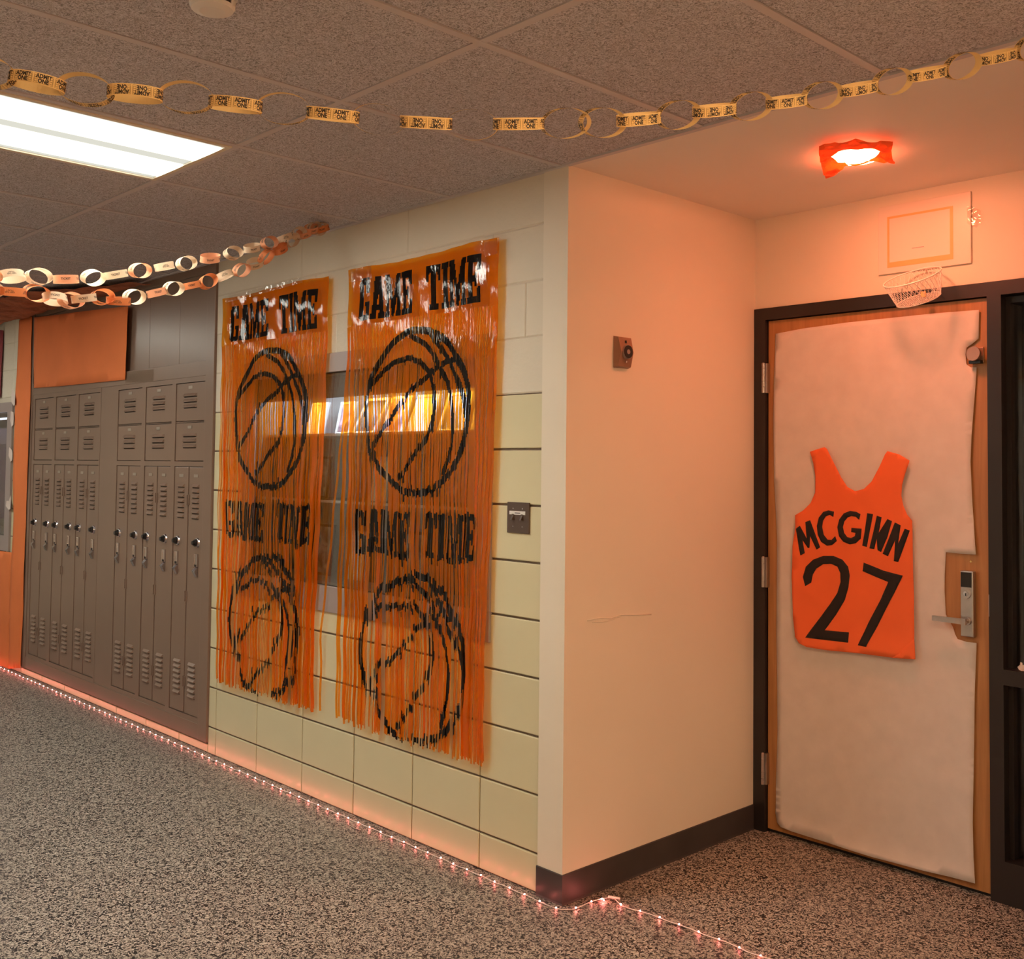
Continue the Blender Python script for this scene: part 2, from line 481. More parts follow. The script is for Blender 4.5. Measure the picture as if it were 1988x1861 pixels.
for (x0, x1, z0, z1) in [(HL[1], HC[0], ZT, CEIL), (HC[0], HC[1], HC[3], CEIL), (HC[1], XP, ZT, CEIL), (XL, HL[0], ZT + .12, CEIL)]:
    jb.box(x0, x1, .0028, G + .0005, z0, z1)
jb.obj('block_mortar', 'block_joint', wl)
# ---- alcove side wall with the pilaster face, base
wm = bobj('wall_middle', 'drywall', (XP, XC, -.006, AD + .12, 0, CEIL + .1))
struct(wm, 'smooth cream alcove side wall with narrow end face beside the tile', 'wall')
b = MB()
pa, pb = UX(1138, 1203, XC), UX(1262, 1191, XC)
pts = [UX(x, y, XC) for x, y in ((1140, 1204), (1165, 1199), (1185, 1200), (1205, 1193), (1232, 1193), (1264, 1192))]
b.tube([(XC + .0006, p.y, p.z) for p in pts], .0028, 5)
pts = [UX(x, y, XC) for x, y in ((1150, 1208), (1178, 1206), (1204, 1197))]
b.tube([(XC + .0004, p.y, p.z) for p in pts], .0018, 5)
b.obj('paint_crack', 'drywall', wm, smooth=True)
bb = MB()
bb.add([(XP - .003, -.010, 0), (XC + .004, -.010, 0), (XC + .004, AD, 0), (XC, AD, 0), (XC, -.006, 0), (XP - .003, -.006, 0),
        (XP - .003, -.010, .1), (XC + .004, -.010, .1), (XC + .004, AD, .1), (XC, AD, .102), (XC, -.006, .102), (XP - .003, -.006, .102)],
       [(0, 1, 7, 6), (1, 2, 8, 7), (6, 7, 10, 11), (7, 8, 9, 10), (0, 6, 11, 5), (2, 3, 9, 8)])
bb.add([(XP - .003, -.013, 0), (XC + .007, -.013, 0), (XC + .007, AD, 0), (XP - .003, -.010, .006), (XC + .004, -.010, .006), (XC + .004, AD, .006)],
       [(0, 1, 4, 3), (1, 2, 5, 4)])
o = bb.obj('baseboard_middle', 'base'); struct(o, 'black rubber cove base around the cream alcove wall end', 'baseboard')
# ---- back wall of the alcove, right side, corridor's other sides
wb = MB().box(XC, AR, AD, AD + .12, 2.173, CEIL + .1).box(4.03, AR, AD, AD + .12, 0, 2.173).obj('wall_back', 'drywall')
struct(wb, 'cream wall above the orange decorated door in the alcove', 'wall')
wr = MB().box(AR, XR, 0, .12, 0, CEIL + .1).box(AR, AR + .12, .12, AD + .12, 0, CEIL + .1).obj('wall_right', 'drywall')
struct(wr, 'cream corridor wall beyond the alcove on the right', 'wall')
wf = MB().box(XL, XR, YB - .12, YB, 0, CEIL + .1).obj('wall_front', 'drywall'); struct(wf, 'cream corridor wall on the side of the camera', 'wall')
we = MB().box(XL - .12, XL, YB, .4, 0, CEIL + .1).obj('wall_far', 'drywall'); struct(we, 'cream wall closing the far end of the corridor', 'wall')
we = MB().box(XR, XR + .12, YB, .12, 0, CEIL + .1).obj('wall_near', 'drywall'); struct(we, 'cream wall closing the near end of the corridor', 'wall')
# dark room behind the door
dr = MB().box(XC - .1, AR + .12, 2.0, 2.05, 0, 2.7).box(XC - .1, XC - .05, AD + .12, 2.0, 0, 2.7).box(AR + .07, AR + .12, AD + .12, 2.0, 0, 2.7).box(XC - .1, AR + .12, AD + .12, 2.05, 2.66, 2.7).obj('wall_room', 'dark_void')
struct(dr, 'dark unlit room behind the narrow window beside the door', 'wall')
# ---- ceiling: slab, soffit, lay-in tiles, rails
ce = MB().box(XL, XR, YB, .0, CEIL + .03, CEIL + .1).obj('ceiling', 'dark_void')
struct(ce, 'suspended ceiling of grey brown fissured tiles', 'ceiling')
so = MB().box(XC, AR, .0, AD, CEIL, CEIL + .1).obj('ceiling_alcove', 'soffit'); struct(so, 'smooth painted soffit over the alcove', 'ceiling')
GX, PW, L1, L2 = 3.047, .6096, -.936, -2.155
LIGHT = (GX - 3 * PW, GX - 2 * PW)        # bay of the lamp
LIGHT2 = (GX + 1 * PW + 4 * PW - 2 * PW + .0, 0)
tcache = {}
def ctile(x0, x1, y0, y1):
    g = .0155
    k = (round(x1 - x0, 3), round(y1 - y0, 3))
    if k not in tcache:
        hw, hl = (x1 - x0) / 2 - g, (y1 - y0) / 2 - g
        tcache[k] = MB().box(-hw, hw, -hl, hl, -.003, .02).mesh('ceiling_tile', 'ceiltile')
    link('ceiling_tile', tcache[k], ce, ((x0 + x1) / 2, (y0 + y1) / 2, CEIL + .004 + random.uniform(-.001, .001)))
ks = list(range(-14, 8))
def bayx(k): return max(XL, GX + PW * k), min(XR, GX + PW * (k + 1))
LAMPS = [-3]                             # bays with a lamp in the middle row
LAMPS_OFF = [-11, -7, 3, 5]                   # the corridor's other lamps, outside the picture
for k in ks:
    x0, x1 = bayx(k)
    if x1 - x0 < .08: continue
    ctile(x0, x1, L1, -.012); ctile(x0, x1, YB, L2)
    if k not in LAMPS + LAMPS_OFF: ctile(x0, x1, L2, L1)
for y in (L1, L2):
    bobj('ceiling_rail', 'tbar', (XL, XR, y - .012, y + .012, CEIL - .001, CEIL + .012), ce)
for k in ks + [8]:
    x = GX + PW * k
    if XL < x < XR:
        bobj('ceiling_rail', 'tbar', (x - .012, x + .012, YB, -.002, CEIL - .0016, CEIL + .011), ce)
bobj('wall_angle', 'tbar', (XL, XR, -.022, -.0005, CEIL - .004, CEIL + .012), ce)
bobj('wall_angle', 'tbar', (XL, XR, -.004, -.0001, CEIL - .022, CEIL - .004), ce) if False else None

# ================================================================== LAMPS
def troffer(k, label, lens='troffer'):
    x0, x1 = GX + PW * k, GX + PW * (k + 1); cx, cy = (x0 + x1) / 2, (L1 + L2) / 2
    t = thing('ceiling_lamp', label, 'lamp', (cx, cy, CEIL))
    hx, hy = PW / 2 - .013, (L1 - L2) / 2 - .013
    b = MB()
    f = .017
    b.box(-hx, hx, hy - f, hy, -.006, .02).box(-hx, hx, -hy, -hy + f, -.006, .02).box(-hx, -hx + f, -hy + f, hy - f, -.006, .02).box(hx - f, hx, -hy + f, hy - f, -.006, .02)
    b.obj('lamp_frame', 'troffer_frame', t, (cx, cy, CEIL))
    MB().box(-hx + f, hx - f, -hy + f, hy - f, .0, .004).obj('lens', lens, t, (cx, cy, CEIL))
    return t
troffer(-3, 'bright fluorescent ceiling lamp with long glowing lens above the corridor')
troffer(-7, 'fluorescent ceiling lamp in front of the right locker bank', 'lens_far')
troffer(-11, 'fluorescent ceiling lamp in front of the far display window', 'lens_far')
troffer(3, 'warm orange ceiling lamp straight above the camera', 'lens_near')
troffer(5, 'warm orange ceiling lamp at the near end of the corridor', 'lens_end')

# recessed can lamp in the soffit with orange tissue around it
cc = UZ(1661, 303, CEIL)
t = thing('can_lamp', 'small recessed lamp glowing through orange tissue in the soffit', 'lamp', (cc.x, cc.y, CEIL))
MB().cyl((0, 0, -.0035), (0, 0, 1), .098, .1, .004, 32).obj('trim_ring', 'white_plastic', t, (cc.x, cc.y, CEIL), smooth=False)
MB().cyl((0, 0, -.012), (0, 0, 1), .07, .078, .008, 32).obj('bulb', 'bulb', t, (cc.x, cc.y, CEIL))
def tz(q):
    p = UZ(1560 + q[0] / 9.94, 250 + q[1] / 9.94, 2.528); return (p.x, p.y)
upper = [(300, 300), (520, 275), (780, 258), (1000, 236), (1400, 215), (1730, 240), (1715, 330), (1690, 440), (1475, 445), (1380, 395), (1150, 366), (950, 366), (820, 372), (680, 440), (530, 528), (400, 525), (295, 490)]
lower = [(295, 490), (400, 525), (530, 528), (620, 600), (740, 655), (900, 682), (1050, 672), (1250, 595), (1475, 462), (1690, 440), (1715, 540), (1768, 640), (1755, 668), (1550, 652), (1350, 640), (1180, 655), (1000, 705), (880, 705), (790, 750), (700, 830), (560, 935), (430, 950), (385, 850), (350, 740)]
def tplace(u, v):
    n = noise.noise(Vector((u * 24, v * 24, 3))) * .013 + noise.noise(Vector((u * 60, v * 60, 8))) * .005
    return (u, v, 2.528 + n)
tb = sheet([tz(q) for q in upper], .012, tplace)
b2 = sheet([tz(q) for q in lower], .012, tplace)
tb.add(b2.v, b2.f)
tag(solid(tb.obj('tissue_paper', 'tissue'), .0006), 'crumpled orange tissue paper taped around the soffit lamp', 'tissue paper')

# ================================================================== LOCKERS
LY = -.004                                # door face
def louver_mesh(wd, name):
    h, d = .0175, .0105
    a = wd / 2
    b = MB()
    b.add([(-a, 0, h / 2), (a, 0, h / 2), (-a + .006, -d, -h / 2 + .005), (a - .006, -d, -h / 2 + .005), (-a, 0, -h / 2), (a, 0, -h / 2), (-a + .006, -d, -h / 2 + .001), (a - .006, -d, -h / 2 + .001)],
          [(0, 1, 3, 2), (2, 3, 7, 6), (0, 2, 6, 4), (1, 5, 7, 3)])
    b.cur = 1
    b.add([(-a, 0, -h / 2 - .0045), (a, 0, -h / 2 - .0045), (a, -.0006, -h / 2 + .002), (-a, -.0006, -h / 2 + .002)], [(0, 1, 2, 3)])
    return b.mesh(name, ['locker', 'locker_dark'])
lv_box, lv_tall = louver_mesh(.15, 'wide_louver'), louver_mesh(.078, 'narrow_louver')
pm = MB().box(-.023, .023, -.0025, 0, -.008, .008).mesh('number_plate', 'plate', bevel=.0008)
b = MB(); b.cyl((0, 0, 0), (0, -1, 0), .027, .024, .006, 24); b.cyl((0, -.006, 0), (0, -1, 0), .021, .020, .004, 24)
dial_plate = b.mesh('dial_plate', 'chrome')
b = MB(); b.cyl((0, -.010, 0), (0, -1, 0), .020, .0185, .007, 20); b.cyl((0, -.017, 0), (0, -1, 0), .0135, .011, .013, 16)
dial_knob = b.mesh('dial_knob', 'black_plastic')
b = MB()                                  # lift handle: recessed cup above, lever hook below
b.box(-.017, .017, -.009, 0, .050, .056); b.box(-.017, -.013, -.009, 0, -.012, .050); b.box(.013, .017, -.009, 0, -.012, .050); b.box(-.013, .013, -.006, 0, .0, .050)
b.add([(-.015, -.009, -.020), (.015, -.009, -.020), (.015, -.022, -.034), (-.015, -.022, -.034), (-.012, -.006, -.066), (.012, -.006, -.066), (.012, 0, -.066), (-.012, 0, -.066), (.015, 0, -.012), (-.015, 0, -.012)],
      [(0, 1, 2, 3), (3, 2, 5, 4), (4, 5, 6, 7), (9, 8, 1, 0), (0, 3, 4, 7, 9), (1, 8, 6, 5, 2)])
b.cur = 1; b.box(-.013, .013, -.004, 0, -.012, .0)
handle_mesh = b.mesh('handle', ['chrome', 'locker_dark'], bevel=0)
hinge_mesh = MB().box(-.0035, .0035, -.006, 0, -.028, .028).mesh('hinge', 'locker', bevel=.0015)
def locker_door(bank, x0, x1, z0, z1, kind, hs=0):
    cx = (x0 + x1) / 2
    g = .0034
    d = bobj('locker_door', 'locker', (x0 + g, x1 - g, LY, LY + .018, z0 + g, z1 - g), bank, bevel=.0022)
    if kind == 'box':
        for k in range(3): link('louver', lv_box, d, (cx, LY, z1 - .068 - .030 * k))
        link('number_plate', pm, d, (cx, LY, z1 - .027))
    else:
        for k in range(7): link('louver', lv_tall, d, (cx, LY, z1 - .103 - .0275 * k))
        for k in range(7): link('louver', lv_tall, d, (cx, LY, z0 + .268 - .0275 * k))
        link('number_plate', pm, d, (cx, LY, z1 - .05))
        link('dial_plate', dial_plate, d, (cx + hs * .030, LY, 1.073)); link('dial_knob', dial_knob, d, (cx + hs * .030, LY, 1.073))
        link('handle', handle_mesh, d, (cx + hs * .030, LY, .958))
        for z in (z1 - .18, .78, z0 + .17): link('hinge', hinge_mesh, d, (cx - hs * .074, LY, z))
def bank(cols, x0, x1, label):
    t = thing('locker_bank', label, 'lockers', ((x0 + x1) / 2, 0, .052), 'built-in hall lockers')
    bobj('cabinet_body', 'locker_dark', (x0 + .004, x1 - .004, .014, .34, .14, 1.955), t)
    f = MB(); y0, y1 = LY - .003, .02
    f.box(x0, x1, y0, y1, 1.933, 1.960); f.box(x0, x1, y0, y1, 1.477, 1.504); f.box(x0, x1, y0, y1, .132, .158)
    xs = [x0] + [v for c in cols for v in c] + [x1]
    for i in range(0, len(xs), 2):
        if xs[i + 1] - xs[i] > .004: f.box(xs[i], xs[i + 1], y0, y1, .158, 1.477); f.box(xs[i], xs[i + 1], y0, y1, 1.504, 1.933)
    for (a, c) in cols:
        f.box(a, c, y0 + .004, y1, 1.7165, 1.7205)
    f.obj('face_frame', 'locker', t)
    for (a, c) in cols:
        locker_door(t, a, c, 1.504, 1.7165, 'box'); locker_door(t, a, c, 1.7205, 1.933, 'box')
        m = (a + c) / 2
        locker_door(t, a, m - .002, .158, 1.477, 'tall', -1); locker_door(t, m + .002, c, .158, 1.477, 'tall', 1)
    return t
RC = [(-1.287, -.953), (-.903, -.567), (-.519, -.183)]
LC = [(-2.693, -2.347), (-2.298, -1.955), (-1.905, -1.563)]
bank(RC, -1.300, -.170, 'right bank of brown metal lockers next to the orange fringe curtain')
bank(LC, -2.735, -1.545, 'left bank of brown metal lockers below the orange paper panel')
# surround: side posts, plinth, filler, head band, upper panels
t = thing('locker_surround', 'brown metal frame, plinth and upper panels built around the two locker banks', 'locker frame', (-1.46, 0, .052))
bobj('side_post', 'locker', (-2.84, -2.735, -.012, .03, .054, CEIL - .004), t, bevel=.002)
bobj('side_post', 'locker', (-.170, -.08, -.012, .03, .054, CEIL - .004), t, bevel=.002)
bobj('plinth', 'locker', (-2.735, -.170, -.010, .03, .054, .132), t, bevel=.002)
bobj('filler_panel', 'locker', (-1.545, -1.300, -.006, .02, .132, 1.96), t, bevel=.0015)
bobj('head_band', 'locker', (-2.735, -.170, -.010, .03, 1.960, 2.040), t, bevel=.002)
bobj('top_rail', 'locker', (-2.735, -.170, -.006, .03, 2.510, CEIL - .004), t, bevel=.002)
px = [-2.735, -2.45, -2.065, -1.68, -1.298, -.914, -.530, -.170]
for a, c in zip(px, px[1:]):
    bobj('upper_panel', 'locker', (a + .0012, c - .0012, .012, .03, 2.040, 2.510), t, bevel=.001)
bobj('panel_backing', 'locker_dark', (-2.735, -.17, .0305, .034, 2.04, 2.51), t)

# ================================================================== ORANGE PAPERS ON THE WALL
def wallpaper(pxpts, y, name, mat, label, cat, step=.05, amp=.004, seed=1.0):
    pts = [UY(x, z, y) for x, z in pxpts]; pl = [(p.x, p.z) for p in pts]
    def place(u, v): return (u, y + amp * noise.noise(Vector((u * 3.1, v * 2.3, seed))) + .4 * amp * noise.noise(Vector((u * 9, v * 8, seed))), v)
    b = sheet(pl, step, place)
    o = b.obj(name, mat, smooth=True); solid(o, .0006)
    return tag(o, label, cat)
wallpaper([(67, 616), (110, 611), (160, 604), (205, 599), (249, 594), (247, 640), (245, 690), (243, 737), (200, 741), (150, 746), (110, 750), (66, 753)], -.018, 'orange_paper', 'paper_orange',
          'orange paper panel covering the left half of the wall above the lockers', 'paper', seed=2.2)
wallpaper([(37, 622), (43, 617), (52, 614), (62, 614.5), (61.5, 640), (60, 700), (58.5, 780), (54, 900), (51, 960), (47, 1100), (43, 1220), (40, 1296), (28, 1297), (18, 1298), (18.5, 1240), (19, 1186), (22, 1100), (25, 1009), (27, 900), (29, 780), (30.5, 754), (33.5, 728), (36, 669)], -.020, 'orange_paper', 'paper_orange',
          'tall narrow orange paper strip hanging beside the left end of the lockers', 'paper', amp=.007, seed=5.2)
wallpaper([(-40, 1060), (0, 1069), (22, 1072), (21, 1150), (19, 1240), (17, 1299), (10, 1303), (0, 1300), (-40, 1290)], -.012, 'orange_paper', 'paper_orange',
          'orange paper sheet on the wall below the far display window', 'paper', amp=.006, seed=8.1)
wallpaper([(-30, 636), (6, 641), (5.5, 680), (3.5, 720), (1.5, 770), (-30, 790)], -.010, 'red_paper', 'wine', 'dark red paper on the cream wall at the far left edge', 'paper', seed=9.4)

# far display window
t = thing('display_window', 'far grey framed display window with a purple banner inside', 'display case', (-3.9, 0, .84), 'wall display cases')
fx0, fx1, fz0, fz1 = -4.86, -3.131, .838, 1.93
b = MB(); b.box(fx0, fx1, -.016, G - .001, fz0, HF[2]); b.box(fx0, fx1, -.016, G - .001, HF[3], fz1); b.box(fx0, HF[0], -.016, G - .001, HF[2], HF[3]); b.box(HF[1], fx1, -.016, G - .001, HF[2], HF[3])
b.obj('window_frame', 'case_metal', t)
bobj('glass_pane', 'glass', (HF[0] + .003, HF[1] - .003, .0, .003, HF[2] + .003, HF[3] - .003), t)
b = MB(); b.box(HF[0] + .002, HF[1] - .002, .33, .352, HF[2] + .002, HF[3] - .002); b.box(HF[0] + .002, HF[1] - .002, .012, .33, HF[2] + .002, HF[2] + .012)
b.obj('case_back', 'case_in', t)
bobj('case_tube', 'case_tube_dim', (HF[0] + .1, HF[1] - .1, .04, .055, HF[3] - .05, HF[3] - .035), t)
def place(u, v): return (u, .16 + .02 * math.sin(u * 16) + .006 * math.sin(v * 9), v)
b = sheet([(-4.5, 1.03), (-3.27, 1.05), (-3.26, 1.57), (-3.27, 1.745), (-4.5, 1.745)], .06, place)
o = tag(b.obj('purple_banner', 'purple', smooth=True), 'purple cloth banner hanging inside the far display window', 'banner')
b = sheet([(-4.5, 1.62), (-3.255, 1.64), (-3.25, 1.75), (-4.5, 1.76)], .06, lambda u, v: (u, .145 + .02 * math.sin(u * 16), v))
b.obj('top_fold', 'lilac', o, smooth=True)
cuts = [((28.5, 770), [(-4, -16), (0, -8), (3, 4), (3, 14), (-2, 18), (-6, 10), (-6, -6)], 'curled pale paper flower cut-out at the top corner of the far window frame'),
        ((24.5, 812), [(-3, -14), (2, -12), (4, 0), (2, 12), (-2, 16), (-4, 4)], 'pale paper cut-out with a dark slit on the far window frame'),
        ((21.5, 882), [(-3, -14), (2, -8), (5, 2), (4, 10), (-1, 14), (-4, 2)], 'round pale paper petal cut-out on the far window frame'),
        ((18.5, 976), [(2, -15), (5, -10), (4, 6), (3, 12), (-2, 13), (-6, 6), (-5, -4), (-1, -4)], 'heart shaped pale paper cut-out low on the far window frame')]
for (cx, cy), pl, lab in cuts:
    q = [UY(cx + a, cy + c, -.024) for a, c in pl]; u0 = sum(p.x for p in q) / len(q)
    b = sheet([(p.x, p.z) for p in q], .02, lambda u, v: (u, -.020 - 1.1 * (u - u0) ** 2 * (1 if u > u0 else .3) * 3 - .004, v))
    tag(solid(b.obj('paper_cutout', 'paper_pale'), .0008), lab, 'paper cut-out', 'paper cut-outs on the far window')

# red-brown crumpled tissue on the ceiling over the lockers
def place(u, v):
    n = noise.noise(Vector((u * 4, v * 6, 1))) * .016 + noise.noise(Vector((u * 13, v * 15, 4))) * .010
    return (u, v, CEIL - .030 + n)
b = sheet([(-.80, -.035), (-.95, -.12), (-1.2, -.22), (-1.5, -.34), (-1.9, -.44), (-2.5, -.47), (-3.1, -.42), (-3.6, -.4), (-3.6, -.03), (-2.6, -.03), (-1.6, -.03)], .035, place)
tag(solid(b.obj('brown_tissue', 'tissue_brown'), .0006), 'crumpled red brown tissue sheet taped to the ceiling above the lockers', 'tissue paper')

# ================================================================== DISPLAY CASE
t = thing('display_case', 'glass fronted mauve metal display case set in the tile wall behind the curtains', 'display case', ((HC[0] + HC[1]) / 2, 0, OUT[2]), 'wall display cases')
dc = t
fy = -.010
bobj('frame_top', 'case_metal', (OUT[0], OUT[1], fy, G - .001, HC[3], OUT[3]), t, bevel=.002)
bobj('frame_bottom', 'case_metal', (OUT[0], OUT[1], fy, G - .001, OUT[2], HC[2]), t, bevel=.002)
bobj('frame_side', 'case_metal', (OUT[0], HC[0], fy, G - .001, HC[2], HC[3]), t, bevel=.002)
bobj('frame_side', 'case_metal', (HC[1], OUT[1], fy, G - .001, HC[2], HC[3]), t, bevel=.002)
e = .003
b = MB(); b.box(HC[0] + e, HC[1] - e, .335, .352, HC[2] + e, HC[3] - e)
b.box(HC[0] + e, HC[0] + .015, .012, .335, HC[2] + e, HC[3] - e); b.box(HC[1] - .015, HC[1] - e, .012, .335, HC[2] + e, HC[3] - e)
b.box(HC[0] + .015, HC[1] - .015, .012, .335, HC[2] + e, HC[2] + .014); b.box(HC[0] + .015, HC[1] - .015, .012, .335, HC[3] - .014, HC[3] - e)
b.obj('case_liner', 'case_in', t)
bobj('valance', 'case_valance', (HC[0] + .016, HC[1] - .016, .014, .024, 1.797, HC[3] - .015), t)
bobj('case_tube', 'case_tube', (HC[0] + .08, HC[1] - .08, .05, .07, 1.845, 1.862), t)
mids = [HC[0] + e, HC[0] + (HC[1] - HC[0]) / 3, HC[0] + 2 * (HC[1] - HC[0]) / 3, HC[1] - e]
for i in range(3): bobj('glass_pane', 'glass', (mids[i], mids[i + 1], -.002 + .005 * (i % 2), .001 + .005 * (i % 2), HC[2] + .004, HC[3] - .004), t)
for z in (1.628, 1.325):
    s = bobj('shelf', 'case_in' if z > 1.5 else 'shelf_glass', (HC[0] + .016, HC[1] - .016, .04, .33, z, z + .008), t)
    bobj('shelf_edge', 'white_edge', (HC[0] + .016, HC[1] - .016, .036, .04, z - .003, z + .009), s)
def textmesh(s, size=1.0, bold=0.0, name='text'):
    cu = bpy.data.curves.new(name, 'FONT'); cu.body = s; cu.size = size; cu.offset = bold
    cu.align_x = 'CENTER'; cu.align_y = 'CENTER'; cu.space_line = .82; cu.resolution_u = 2
    o = bpy.data.objects.new(name, cu); COL.objects.link(o)
    dg = bpy.context.evaluated_depsgraph_get(); me = bpy.data.meshes.new_from_object(o.evaluated_get(dg))
    bpy.data.objects.remove(o); bpy.data.curves.remove(cu)
    vs = [tuple(v.co) for v in me.vertices]; fs = [tuple(p.vertices) for p in me.polygons]
    bpy.data.meshes.remove(me); return vs, fs
vs, fs = textmesh('D  8', .034, .001)
p = UY(676, 1174, fy - .001)
MB().add([(x, -.0006, y) for x, y, _ in vs], fs).obj('case_number', 'paper_black', t, (p.x, fy, p.z))
# things standing on the shelves
WT = [(.2, (.75, .80, .85)), (.8, (.95, .97, 1))]
pics = {
 'pale': picture('picture_pale', [(.3, (.55, .62, .70)), (.55, (.80, .85, .9)), (.7, (.92, .94, .97))], 9, 1),
 'black': picture('picture_black', [(.4, (.01, .01, .012)), (.62, (.03, .03, .035)), (.75, (.25, .26, .28))], 22, 2),
 'pink': picture('picture_pink', [(.35, (.10, .03, .06)), (.5, (.55, .32, .40)), (.7, (.9, .8, .84))], 16, 3),
 'red': picture('picture_red', [(.35, (.04, .015, .02)), (.55, (.16, .03, .035)), (.7, (.40, .18, .18))], 14, 4),
 'grey': picture('picture_grey', [(.3, (.06, .06, .06)), (.5, (.22, .21, .21)), (.7, (.55, .54, .53))], 12, 5),
}
M.update({'pic_' + k: v for k, v in pics.items()})
def frame_thing(name, x, z, wd, ht, pic, lab, lean=.22, y=.16, fr='frame_black', skew=0, cat='picture'):
    root = thing(name, lab, cat, (x, y, z), 'framed pictures in the display case')
    def pt(u, v, d): return (u + skew * v, v * math.tan(lean) + d, v)
    b = MB(); k = .012
    for (u0, u1, v0, v1) in [(-wd / 2, wd / 2, 0, k), (-wd / 2, wd / 2, ht - k, ht), (-wd / 2, -wd / 2 + k, k, ht - k), (wd / 2 - k, wd / 2, k, ht - k)]:
        b.add([pt(u0, v0, -.006), pt(u1, v0, -.006), pt(u1, v1, -.006), pt(u0, v1, -.006), pt(u0, v0, .008), pt(u1, v0, .008), pt(u1, v1, .008), pt(u0, v1, .008)],
              [(0, 1, 2, 3), (7, 6, 5, 4), (0, 4, 5, 1), (1, 5, 6, 2), (2, 6, 7, 3), (3, 7, 4, 0)])
    b.obj('frame', fr, root, (x, y, z))
    MB().add([pt(-wd / 2 + k, k, 0), pt(wd / 2 - k, k, 0), pt(wd / 2 - k, ht - k, 0), pt(-wd / 2 + k, ht - k, 0)], [(0, 1, 2, 3)]).obj('photo', 'pic_' + pic, root, (x, y, z))
    return root
z1, z2, z3 = 1.637, 1.334, HC[2] + .0145
frame_thing('certificate', .62, z1, .14, .16, 'pale', 'pale certificate leaning at the left end of the top shelf behind the left curtain', fr='white_edge')
frame_thing('certificate', .86, z1, .12, .155, 'pink', 'narrow pink certificate on the top shelf behind the left curtain', fr='white_edge')
frame_thing('plaque', 1.02, z1, .17, .165, 'black', 'slanted black plaque on the top shelf in the gap between the curtains', lean=.3, skew=.35, fr='white_edge')
frame_thing('certificate', 1.24, z1, .15, .165, 'pink', 'dark pink photograph on the top shelf beside the slanted black plaque', fr='white_edge', skew=.2)
frame_thing('certificate', 1.42, z1, .15, .165, 'pale', 'pale blue certificate on the middle of the top shelf behind the right curtain', fr='white_edge', skew=.25)
frame_thing('certificate', 1.64, z1, .16, .165, 'grey', 'grey framed photograph on the top shelf behind the right basketball print', fr='white_edge', skew=.2)
frame_thing('certificate', 1.85, z1, .15, .17, 'pale', 'pale certificate at the right end of the top shelf', fr='white_edge')
frame_thing('picture_frame', .66, z2, .15, .2, 'grey', 'grey picture on the middle shelf behind the left curtain', lean=.12)
frame_thing('picture_frame', .985, z2, .13, .22, 'red', 'dark red sports picture on the middle shelf between the curtains', lean=.12)
frame_thing('picture_frame', 1.15, z2, .11, .2, 'pale', 'pale grey certificate on the middle shelf right of the dark red picture', lean=.12, fr='white_edge')
frame_thing('picture_frame', 1.38, z2, .16, .21, 'red', 'reddish team picture on the middle shelf behind the right curtain', lean=.12)
frame_thing('picture_frame', 1.66, z2, .15, .22, 'pink', 'tall pink picture on the middle shelf under the right basketball print', lean=.12)
frame_thing('picture_frame', .68, z3, .18, .24, 'grey', 'large grey photograph on the case floor behind the left curtain', lean=.12)
frame_thing('picture_frame', .98, z3, .13, .22, 'pale', 'pale poster with a small dark figure on the case floor between the curtains', lean=.12, fr='white_edge')
frame_thing('picture_frame', 1.13, z3, .12, .2, 'black', 'dark black and white photograph on the case floor between the curtains', lean=.12)
frame_thing('picture_frame', 1.40, z3, .17, .24, 'grey', 'grey team photograph on the case floor behind the right curtain', lean=.12)
frame_thing('picture_frame', 1.68, z3, .17, .22, 'red', 'dark red picture on the case floor at the right end', lean=.12)

# ================================================================== FRINGE CURTAINS
LET = {
 'G': [[(.12, 0), (.88, 0), (1, .1), (1, .46), (.5, .46), (.5, .34), (.64, .34), (.64, .15), (.40, .15), (.36, .2), (.36, .8), (.40, .86), (.6, .86), (.64, .8), (.64, .66), (1, .66), (1, 1), (.8, 1), (.76, .95), (.7, 1), (.12, 1), (0, .9), (0, .1)]],
 'A': [[(.28, 1), (.70, 1), (.90, .13), (1, .13), (1, 0), (.54, 0), (.54, .13), (.60, .13), (.585, .22), (.40, .22), (.385, .13), (.44, .13), (.44, 0), (0, 0), (0, .13), (.09, .13)], [(.425, .34), (.56, .34), (.49, .72)]],
 'M': [[(0, 0), (.32, 0), (.32, .13), (.26, .13), (.26, .62), (.44, 0), (.56, 0), (.74, .62), (.74, .13), (.68, .13), (.68, 0), (1, 0), (1, .13), (.95, .13), (.95, .87), (1, .87), (1, 1), (.70, 1), (.5, .42), (.30, 1), (0, 1), (0, .87), (.05, .87), (.05, .13), (0, .13)]],
 'E': [[(0, 0), (1, 0), (1, .33), (.82, .33), (.74, .14), (.48, .14), (.48, .43), (.60, .43), (.62, .34), (.74, .34), (.74, .66), (.62, .66), (.60, .57), (.48, .57), (.48, .86), (.74, .86), (.82, .67), (1, .67), (1, 1), (0, 1), (0, .87), (.12, .87), (.12, .13), (0, .13)]],
 'T': [[(.2, 0), (.8, 0), (.8, .13), (.68, .13), (.68, .86), (.76, .86), (.84, .66), (1, .66), (1, 1), (0, 1), (0, .66), (.16, .66), (.24, .86), (.32, .86), (.32, .13), (.2, .13)]],
 'I': [[(0, 0), (1, 0), (1, .13), (.84, .13), (.84, .87), (1, .87), (1, 1), (0, 1), (0, .87), (.16, .87), (.16, .13), (0, .13)]],
}
def word(s, x0, x1, widths):
    tot = sum(widths); gap = .07; sc = (x1 - x0) / (tot + gap * (len(s) - 1)); x = x0; out = []
    for ch, wd in zip(s, widths):
        for pl in [LET[ch]]: out.append((x, x + wd * sc, pl))
        x += (wd + gap) * sc
    return out
GAME = word('GAME', .096, .467, [1, 1.08, 1.28, .95]) + word('TIME', .560, .885, [.98, .62, 1.3, .97])
